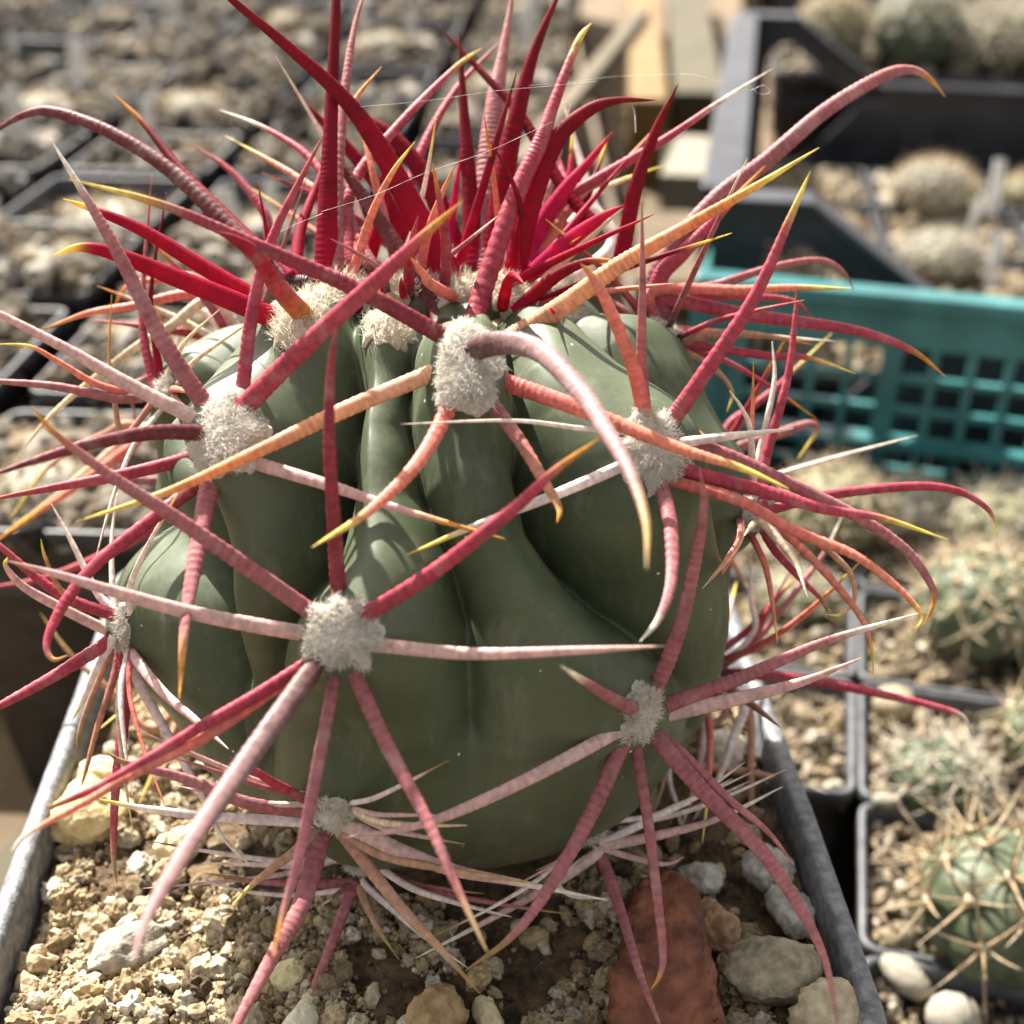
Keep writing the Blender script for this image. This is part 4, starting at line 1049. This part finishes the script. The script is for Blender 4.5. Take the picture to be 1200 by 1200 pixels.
for q, (c, x, y) in enumerate(bench_pots):
    dz = rb.choice((0, 0, -.004, -.012))
    if rb.random() < .03: continue
    # the pots behind stand on a slat a little lower or higher: the pot keeps its foot on the bench
    e = empty('nursery_pot', (c.x + rb.uniform(-.0005, .0005), c.y + rb.uniform(-.0005, .0005), PZ), math.radians(-4 + rb.uniform(-2, 2)))
    link('pot_wall', bp_m, None, e)
    g = link('gravel', bp_g[rb.randrange(4)], None, e, False, loc=(0, 0, 0.001 + dz)); g.rotation_euler = (0, 0, rb.randrange(4) * math.pi / 2)
    haslab = rb.random() < 0.6 and x < 700; hascac = rb.random() < 0.45 and c.y < 1.05
    what = {(0, 0): 'bare grey grit only', (1, 0): 'grey grit with just a plant label', (0, 1): 'grey grit with a low cactus and no label', (1, 1): 'grey grit with both a cactus and a label'}[(int(haslab), int(hascac))]
    tag(e, 'black nursery pot behind holding ' + what, 'plant pot', 'black nursery pots on the bench: ' + what)
    if haslab:
        o = link('plant_label', lab_me, None, None, False, loc=(c.x + rb.uniform(-.02, .02), c.y + rb.uniform(.0, .022), PZ + dz))
        o.rotation_euler = (rb.uniform(-.35, .1), rb.uniform(-.2, .2), rb.uniform(-.4, .4)); s = rb.uniform(.4, .75); o.scale = (s * rb.uniform(.8, 1.5), s, s)
        tag(o, 'dusty plant label stuck in a black nursery pot of grey grit', 'plant label', 'plant labels in the nursery pots')
    if hascac:
        if not used: e = proto; used = True
        else:
            e = proto.copy(); COL.objects.link(e)
            for ch in proto.children:
                h_ = ch.copy(); COL.objects.link(h_); h_.parent = e
        e.location = (c.x + rb.uniform(-.008, .008), c.y + rb.uniform(-.012, .004), PZ - .004 + dz)
        s = rb.uniform(.6, 1.3); e.scale = (s, s, s * rb.uniform(.7, 1.1)); e.rotation_euler = (0, 0, rb.random() * 6)

# ------------------------------------------------------------------ teal crate
teal = empty('teal_crate', GY + Vector((0, 0, BZ)), yawc)
tag(teal, 'teal plastic crate with a lattice front standing before the black crate', 'crate')
CW, CH = 0.40, -BZ
wt = 0.0025
MB().box((CW / 2, 0, CH - .0025), (CW, .009, .005)).build('rim', M['teal'], teal, bevel=.0012)
MB().box((CW / 2, 0.0005, CH - .011), (CW - .002, wt, .014)).build('top_band', M['teal'], teal)
MB().box((CW / 2, 0.0005, .006), (CW - .002, wt, .012)).build('bottom_band', M['teal'], teal)
x = 0.012; k = 0; MB().box((0.006, .0008, CH / 2 - .004), (.012, .004, CH - .010)).build('corner_post', M['teal'], teal, bevel=.0012)
zs = [0.012 + q * 0.0098 for q in range(6)]
x = 0.012
while x < CW - .012:
    wide = (k % 4 == 0)
    wb = .0062 if wide else .0024
    MB().box((x + wb / 2, 0.0004, (CH - .018 + .012) / 2), (wb, .0040 if wide else .0028, CH - .030)).build('lattice_bar', M['teal'], teal)
    x += wb + 0.0086; k += 1
for q in range(1, 7):
    z = 0.012 + q * (CH - .030) / 7
    MB().box((CW / 2, 0.0010 if q != 4 else -0.001, z), (CW - .004, .0026 if q != 4 else .0085, .0022)).build('lattice_rail', M['teal'], teal)
for sx in (0, 1):
    MB().box((0.001 + sx * (CW - .002), 0.17, .015), (wt, 0.334, .030)).build('side_wall', M['teal'], teal)
    MB().box((0.001 + sx * (CW - .002), 0.018, CH / 2 - 0.002), (wt, 0.034, CH - .004)).build('corner_post', M['teal'], teal)
MB().box((CW / 2, 0.338, .015), (CW - .002, wt, .030)).build('back_wall', M['teal'], teal)
MB().box((CW / 2, 0.17, .0015), (CW - .004, 0.334, .003)).build('floor_panel', M['teal'], teal)

# ------------------------------------------------------------------ black crate(s)
def black_crate(org, yaw, W, Dp, hc, hd, label, name='black_crate', seg=(0.03, 0.078)):
    e = empty(name, org, yaw); tag(e, label, 'crate')
    a, b_ = seg
    t = .003
    def wall(y, nm, L):
        m = MB()
        m.prism([(0, 0), (L, 0), (L, hd * .5), (0, hd * .5)], y - t / 2, y + t / 2)                       # lower panel
        for fl in (0, 1):
            X = (lambda q: q) if not fl else (lambda q: L - q)
            P = [(X(0), hd * .5), (X(.017), hd * .5), (X(.017), hc), (X(0), hc)]
            m.prism(P if not fl else P[::-1], y - t / 2, y + t / 2)                                         # corner post
            P = [(X(.017), hc - .012), (X(a), hc - .012), (X(b_ - .012), hd - .010), (X(b_), hd), (X(a), hc), (X(.017), hc)]
            m.prism(P if not fl else P[::-1], y - t / 2, y + t / 2)                                         # sloping brace
            P = [(X(.040), hd * .5), (X(b_ + .02), hd * .5), (X(b_ + .02), hd - .008), (X(b_ - .008), hd - .008)]
            m.prism(P if not fl else P[::-1], y - t / 2, y + t / 2)
        m.prism([(b_, hd * .5), (L - b_, hd * .5), (L - b_, hd), (b_, hd)], y - t / 2 + .0002, y + t / 2 - .0002)
        m.build(nm + '_panel', M['crate'], e)
        fl_ = MB()
        path = [(0, hc), (a, hc), (b_, hd), (L - b_, hd), (L - a, hc), (L, hc)]
        for (x0, z0), (x1, z1) in zip(path[:-1], path[1:]):
            ln = math.hypot(x1 - x0, z1 - z0); an = math.atan2(z1 - z0, x1 - x0)
            fl_.box(((x0 + x1) / 2, y, (z0 + z1) / 2 + .0012), (ln + .002, .013, .0030), Matrix.Rotation(-an, 3, 'Y'))
        fl_.build(nm + '_flange', M['crate'], e, bevel=.0008)
    wall(0.003, 'front', W); wall(Dp - .003, 'back', W)
    for sx, nm in ((0.002, 'left'), (W - .002, 'right')):
        m = MB().box((sx, Dp / 2, hc / 2 - .001), (.0032, Dp - .012, hc - .003)); m.build(nm + '_panel', M['crate'], e)
        MB().box((sx, Dp / 2, hc + .001), (.014, Dp - .02, .0032)).build(nm + '_flange', M['crate'], e, bevel=.0008)
        for q in range(5):
            MB().box((sx - (.0035 if sx < .01 else -.0035), .03 + q * (Dp - .06) / 4, hc / 2), (.005, .006, hc - .006)).build('rib', M['crate'], e)
    MB().box((W / 2, Dp / 2, .0015), (W - .008, Dp - .012, .003)).build('floor_panel', M['crate'], e)
    return e
HCR = 0.118
pfl, pbl = at(838, 238, BZ + .0035 + HCR), at(868, 20, BZ + .0035 + HCR)
BCO = Vector((pfl.x, pfl.y, BZ + .0035)); ybc = -math.atan2(pbl.x - pfl.x, pbl.y - pfl.y)
KX = Vector((math.cos(ybc), math.sin(ybc), 0)); KY = Vector((-math.sin(ybc), math.cos(ybc), 0)); DBC = (pbl - pfl).length
print('crate', BCO, math.degrees(ybc), DBC)
black_crate(BCO, ybc, 0.385, DBC, HCR, HCR - .034, 'black plastic stacking crate with dipped sides holding small grey cacti')
BC2 = BCO + KX * 0.03 + KY * (DBC + .20) + Vector((0, 0, -.0035))
black_crate(BC2, ybc, 0.40, 0.30, HCR, HCR - .034, 'second black plastic stacking crate farther back, behind the round green ribbed cactus')
# pots and cacti inside the crates
def crate_pt(o, x, y, z): return o + KX * x + KY * y + Vector((0, 0, z))
ci = 0
cr_pm = pot_mesh('crate_pot_wall', .031, .053, .0013, .003, .006); cr_pm.materials.append(M['blackpot'])
cr_g = [gravel_bed('crate_gravel', .0275, 100 + k, WARM, [4, 3, 3, 2, 2.5, 2], 420, 100) for k in range(2)]
for g in cr_g: g.materials.append(M['gravel'])
for i in range(6):
    for j in range(4):
        p = crate_pt(BCO, .040 + i * .0635, .040 + j * .068, .0035 + .0535)
        if proj(p)[0] > 1330: continue
        e = empty('nursery_pot', p, ybc)
        tag(e, 'square black pot of tan gravel inside the black crate with grey cacti', 'plant pot', 'pots of tan gravel in the black crate')
        link('pot_wall', cr_pm, None, e); g = link('gravel', cr_g[(i + j) % 2], None, e, False, loc=(0, 0, -.004))
mid = []
for q, px_ in enumerate((975, 1078, 1182)):
    for row in range(2):
        x_ = (at(px_, 95, PZ) - BCO).dot(KX); p = crate_pt(BCO, x_ + row * .01, DBC + .052 + row * .078, 0); p.z = PZ
        e = empty('nursery_pot', p, ybc); link('pot_wall', bp_m, None, e); link('gravel', bp_g[q], None, e, False, loc=(0, 0, -.002))
        tag(e, 'black nursery pot standing between the two black crates', 'plant pot', 'nursery pots between the two black crates')
        mid.append(p)
def in_crate(px, py, z):
    return cac_at(px, py, z)
zc1 = BCO.z + .057 - .004
zc2 = BC2.z + .057 - .004
small_cactus(in_crate(1098, 330, zc1), 0.0165, 0.020, 12, 's', CRM, 'pale grey domed cactus just behind the rim of the teal crate', 51, 5, 5, .35, rs=.0003, wool=(.7, .66, .56))
small_cactus(in_crate(1088, 255, zc1), 0.0185, 0.026, 12, 's', BRN, 'grey brown cactus with a pale woolly top behind the pale grey domed one', 52, 5, 5, .4, rs=.0003, wool=(.7, .66, .56))
small_cactus(in_crate(975, 285, zc1), 0.012, 0.012, 9, 's', BRN, 'low brownish cactus inside the black crate under its sloping brace', 53, 4, 5, .5, rs=.0003)
small_cactus(in_crate(1200, 245, zc1), 0.012, 0.016, 9, 'o', BRN, 'olive brown cactus inside the black crate beside the white labels', 54, 4, 5, .5, rs=.0003)
def on_pot(p, dx=0, dy=0): return (p.x + dx, p.y + dy, PZ - .004)
small_cactus(on_pot(mid[2]), 0.025, 0.046, 10, 'g', CRM, 'round green ribbed cactus with cream wool between the two black crates', 55, 5, 6, .4, rs=.0005)
small_cactus(on_pot(mid[4]), 0.027, 0.036, 10, 'o', CRM, 'broad cream spined cactus beside the round green ribbed one', 56, 5, 7, .55, rs=.0008)
small_cactus(on_pot(mid[0]), 0.020, 0.040, 10, 'o', YEL, 'olive cactus with yellow spines behind the corner of the nearer black crate', 57, 5, 6, .45, rs=.0006)
lab_w = lab_me.copy(); lab_w.materials.clear(); lab_w.materials.append(noisy('clean_label_plastic', (.66, .65, .62), (.78, .77, .74), 90, .5, .1))
def crate_label(px, py, z, ry, rz, s, label):
    p = at(px, py, z)
    o = link('plant_label', lab_w, None, None, False, loc=(p.x, p.y, z)); o.rotation_euler = (-.25, ry, rz); o.scale = (s * .62, s, s * .9)
    tag(o, label, 'plant label')
crate_label(1160, 262, zc1, .1, .1, .72, 'tall white plant label standing beside the grey cacti in the black crate')
crate_label(1132, 278, zc1, .35, 0, .5, 'short slanted white plant label touching the woolly topped grey brown cactus')
crate_label(1157, 345, zc1, .1, 0, .62, 'white plant label standing just above the teal crate rim')

# ------------------------------------------------------------------ boards beside the crates
def board(name, a, b, wd, th, mat, label, cat='board', tilt=0.0):
    a, b = Vector(a), Vector(b); d = b - a; q = d.to_track_quat('Y', 'Z')
    o = MB().box((0, 0, 0), (wd, d.length, th)).build(name, mat, None, bevel=.0015)
    o.location = (a + b) / 2; o.rotation_mode = 'QUATERNION'; o.rotation_quaternion = q @ Matrix.Rotation(tilt, 3, 'Y').to_quaternion()
    tag(o, label, cat); return o
zb = BZ
p0, p1 = at(606, 200, PZ + .006), at(752, 20, PZ + .010)
board('wooden_batten', p0, p1, .0095, .010, noisy('pale_batten', (.075, .056, .033), (.12, .093, .056), 60, .8), 'pale wooden batten lying slantwise over the pots behind the crown', 'batten')
zt = -0.02
def block(name, px0, px1, py, zt_, depth_, mat, label, cat, yaw=0.0):
    """box standing on the bench; its top front edge runs between two points seen at height zt_"""
    a, b = at(px0, py, zt_), at(px1, py, zt_)
    o = MB().box((0, depth_ / 2, (zt_ - BZ) / 2), ((b - a).length, depth_, zt_ - BZ)).build(name, mat, None, bevel=.002)
    o.location = ((a.x + b.x) / 2, (a.y + b.y) / 2, BZ); o.rotation_euler = (0, 0, yaw); tag(o, label, cat); return o
block('yellow_beam', 738, 784, 116, -.05, .55, M['yellow_wood'], 'yellow wooden beam running back beside the crates', 'beam', -.08)
block('olive_board', 788, 850, 108, -.065, .60, M['olive_board'], 'wide olive brown board between the yellow beam and the black crate', 'board', -.1)
block('cream_block', 775, 836, 205, -.055, .085, M['cream'], 'sunlit cream block at the corner of the black crate', 'block', -.12)
block('brown_board', 742, 822, 330, -.052, .10, noisy('brown_board_wood', (.07, .05, .03), (.12, .088, .052), 60, .85), 'brown weathered board lying left of the black crate', 'board', -.1)
block('pale_block', 770, 812, 440, -.07, .06, M['cream'], 'low pale block behind the right shoulder of the big cactus', 'block', -.1)
pI, pJ = at(-80, 1010, zb), at(110, 760, zb)
board('olive_batten', (-0.155, -0.06, zb + .008), (-0.098, 0.08, zb + .008), .022, .016, M['olive_board'], 'olive wooden batten on the bench along the sunny side of the big pot', 'batten')

# ------------------------------------------------------------------ spider silk across the crown
web = empty('cobweb', (0, 0, 0)); tag(web, 'thin white cobweb threads strung between the crown spines', 'cobweb')
def strand(pts, dep, r=0.00002):
    P = []
    for k, (x, y) in enumerate(pts): P.append(atd(x, y, dep + 0.003 * math.sin(k)))
    C = catmull(P, 40); v, f = [], []
    for i, p in enumerate(C):
        tg = (C[min(i + 1, 39)] - C[max(i - 1, 0)]).normalized(); s1 = tg.orthogonal().normalized(); s2 = tg.cross(s1)
        rr = r * (0.7 + 0.9 * max(0, noise.noise(p * 900)))
        for k in range(4): a = k * math.pi / 2; v.append(tuple(p + (s1 * math.cos(a) + s2 * math.sin(a)) * rr))
    for i in range(39):
        for k in range(4): k2 = (k + 1) % 4; f.append([i * 4 + k, i * 4 + k2, i * 4 + 4 + k2, i * 4 + 4 + k])
    link('strand', mesh('strand', v, f), M['silk'], web)
strand([(377, 248), (440, 228), (500, 202), (570, 178), (647, 143)], .160)
strand([(423, 125), (500, 118), (577, 107), (640, 101), (700, 95)], .166)
strand([(620, 100), (670, 96), (717, 90), (787, 87), (815, 88), (847, 97), (880, 106)], .175)
strand([(300, 290), (335, 268), (378, 250)], .158)
strand([(745, 155), (743, 130), (735, 110)], .178)
strand([(880, 106), (895, 100), (902, 108), (890, 110), (878, 100)], .172)
